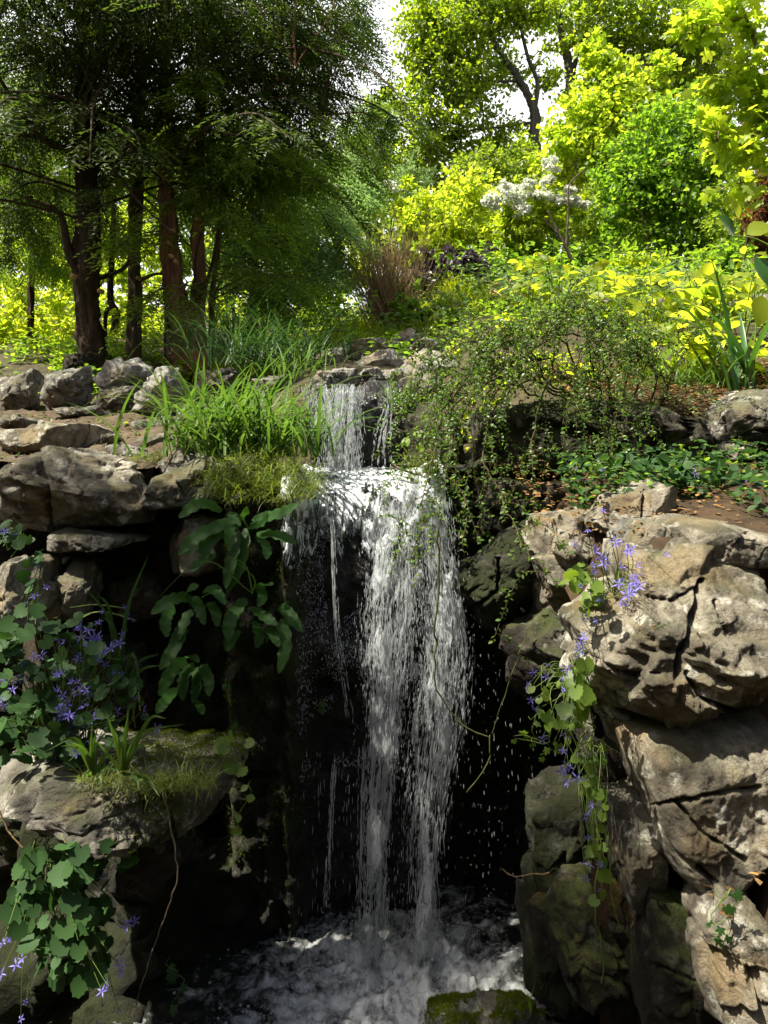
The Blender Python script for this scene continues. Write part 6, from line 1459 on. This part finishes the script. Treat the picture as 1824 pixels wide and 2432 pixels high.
sprig('leaf_sprig', 'green leaf stuck on the black wet rock left of the fall', 'leaf', [(762,1670),(760,1690)], 2.5, .03, L_['hart'], T_BLADE, IV)
sprig('leaf_sprig', 'weeds rooted at the mossy corner right of the cascade', 'plant', [(990,960),(1010,990),(960,970),(1000,1010),(1020,960),(980,1020),(1010,1050),(960,1040),(1035,1005)], 3.0, .04, L_['bell_lit'], T_OVATE, IV)
sprig('fallen_leaf', 'curled orange leaf lying on the soil bank', 'leaf', [(1715,2160)], 1.56, .026, L_['litter'], T_BLADE)
sprig('fallen_leaf', 'curled orange leaf in the crack of the big sunlit boulder', 'leaf', [(1582,1495)], 1.42, .02, L_['litter'], T_MAPLE)
# round leaves at the path and bank
sprig('leaf_sprig', 'young nettle like plant standing in the sedge beside the path', 'plant', [(455,1010),(440,1035),(475,1040),(500,1000)], 2.75, .06, L_['bell_lit'], T_OVATE, IV)

# --- roots, stems and sticks
def cord(name, label, cat, pts, D, r, mat):
    p = spline(PL(pts, D), 50); p = p + (fbm(p * 14, 3)[:, None] * np.array([.02, .01, .01]))
    V, F = tube(p, np.linspace(r[0], r[1], 50), 6); tag(build(name, V, F, mat, loc=p[0]), label, cat)
cord('woody_stem', 'bent mossy woody stem hanging down across the falling water', 'stem', [(1040,1260),(1042,1420),(1034,1500),(1030,1560),(1038,1640),(1075,1700),(1120,1735),(1160,1752)], 2.32, (.004, .002), M['vine'])
cord('woody_stem', 'thin yellowish stem dangling from the bent one towards the dark gap', 'stem', [(1165,1745),(1160,1790),(1140,1840),(1105,1885)], 2.3, (.0025, .0015), M['vine'])
cord('dry_stalk', 'straight hair thin stalk slanting across the dark gap', 'stalk', [(1270,1460),(1230,1560),(1190,1680),(1165,1745)], 2.25, (.0013, .0009), M['vine'])
cord('root', 'pale bare root dangling from the ledge into the black hollow', 'root', [(382,1880),(395,1950),(415,2020),(412,2110),(385,2190),(352,2300),(340,2330),(310,2420)], 1.9, (.0028, .0012), M['root'])
cord('stick', 'short broken stick lying at the lip of the fall', 'stick', [(935,1102),(965,1115),(1000,1130)], 2.72, (.006, .004), M['bark_pale'])
cord('dry_stalk', 'curved pale stalk reaching from the mossy column towards the fall', 'stalk', [(1305,2072),(1260,2076),(1220,2074),(1195,2062)], 2.05, (.002, .0012), M['twig_pale'])
cord('trailing_stem', 'longest thin green stem hanging down to the dark boulder with ochre stains', 'stem', [(1420,2010),(1420,2100),(1418,2200),(1426,2300),(1424,2340)], 1.8, (.0022, .0012), M['stem_green'])
cord('trailing_stem', 'curving green stem trailing over the ochre stained boulder to the corner', 'stem', [(1440,1980),(1450,2080),(1480,2200),(1520,2300),(1550,2370)], 1.78, (.002, .001), M['stem_green'])
cord('dry_stalk', 'pair of straw stalks bent over the rock at the lower left edge', 'stalk', [(-20,1880),(20,1960),(60,2010)], 1.9, (.0025, .002), M['twig_pale'])

# --- moss: short pile on the rocks that carry it
def moss_on(key, n, mask, mat, h=(.004, .011), name='moss'):
    o, W, F = ROCK[key]
    a, b, c = W[F[:, 0]], W[F[:, 1]], W[F[:, 2]]; nr = np.cross(b - a, c - a); ar_ = np.linalg.norm(nr, axis=1) / 2; nn = unit(nr)
    ctr = (a + b + c) / 3; w_ = ar_ * mask(ctr, nn); i = rng.choice(len(F), n, p=w_ / w_.sum())
    r1 = np.sqrt(rng.random(n))[:, None]; r2 = rng.random(n)[:, None]
    p = a[i] * (1 - r1) + b[i] * r1 * (1 - r2) + c[i] * r1 * r2
    d = nn[i] + rng.normal(size=(n, 3)) * .55
    V, F2 = leaves(T_QUAD, p - nn[i] * .001, unit(d), rvec(n), rng.uniform(*h, n), rng.uniform(.0012, .0028, n))
    m = build(name, V, F2, mat, o, smooth_=False); return m
def pxm(c): return (c[:, 0] / (K * c[:, 1]) + 912), HZ - (c[:, 2] - EYE) / (K * c[:, 1])
def m_front(c, n_):
    x, y = pxm(c); nz = fbm(c * 25, 3); return np.clip(n_[:, 2] - .1 + nz * 1.0, 0, 1) * ((x < 1090) | (x > 1180) | (nz > .12)) * (y < 2470)
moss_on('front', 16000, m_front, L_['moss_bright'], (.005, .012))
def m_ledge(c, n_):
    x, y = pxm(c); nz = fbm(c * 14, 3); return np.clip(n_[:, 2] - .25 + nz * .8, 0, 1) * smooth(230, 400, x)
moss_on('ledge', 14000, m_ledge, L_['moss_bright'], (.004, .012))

def moss_face(x0, x1, z0, z1, n, thr, mat, L=(.005, .014)):
    c = q_face; i = (c[:, 0] > x0) & (c[:, 0] < x1) & (c[:, 2] > z0) & (c[:, 2] < z1); c = c[i]
    nz = fbm(c * 9, 4); c = c[nz > thr]; p = c[rng.integers(0, len(c), n)] + rng.normal(size=(n, 3)) * .006
    d = np.tile([0, -.8, .1], (n, 1)) + rng.normal(size=(n, 3)) * .6
    V, F = leaves(T_QUAD, p, unit(d), rvec(n), rng.uniform(*L, n), rng.uniform(.0015, .004, n))
    tag(build('moss', V, F, mat, loc=p.mean(0), smooth_=False), kind='stuff')
moss_face(-.62, -.24, .3, 1.56, 16000, -.05, L_['moss'])
moss_face(-.62, -.26, 1.25, 1.6, 5000, -.1, L_['moss_bright'])
moss_face(.16, .5, .5, 1.6, 7000, 0., L_['moss'])
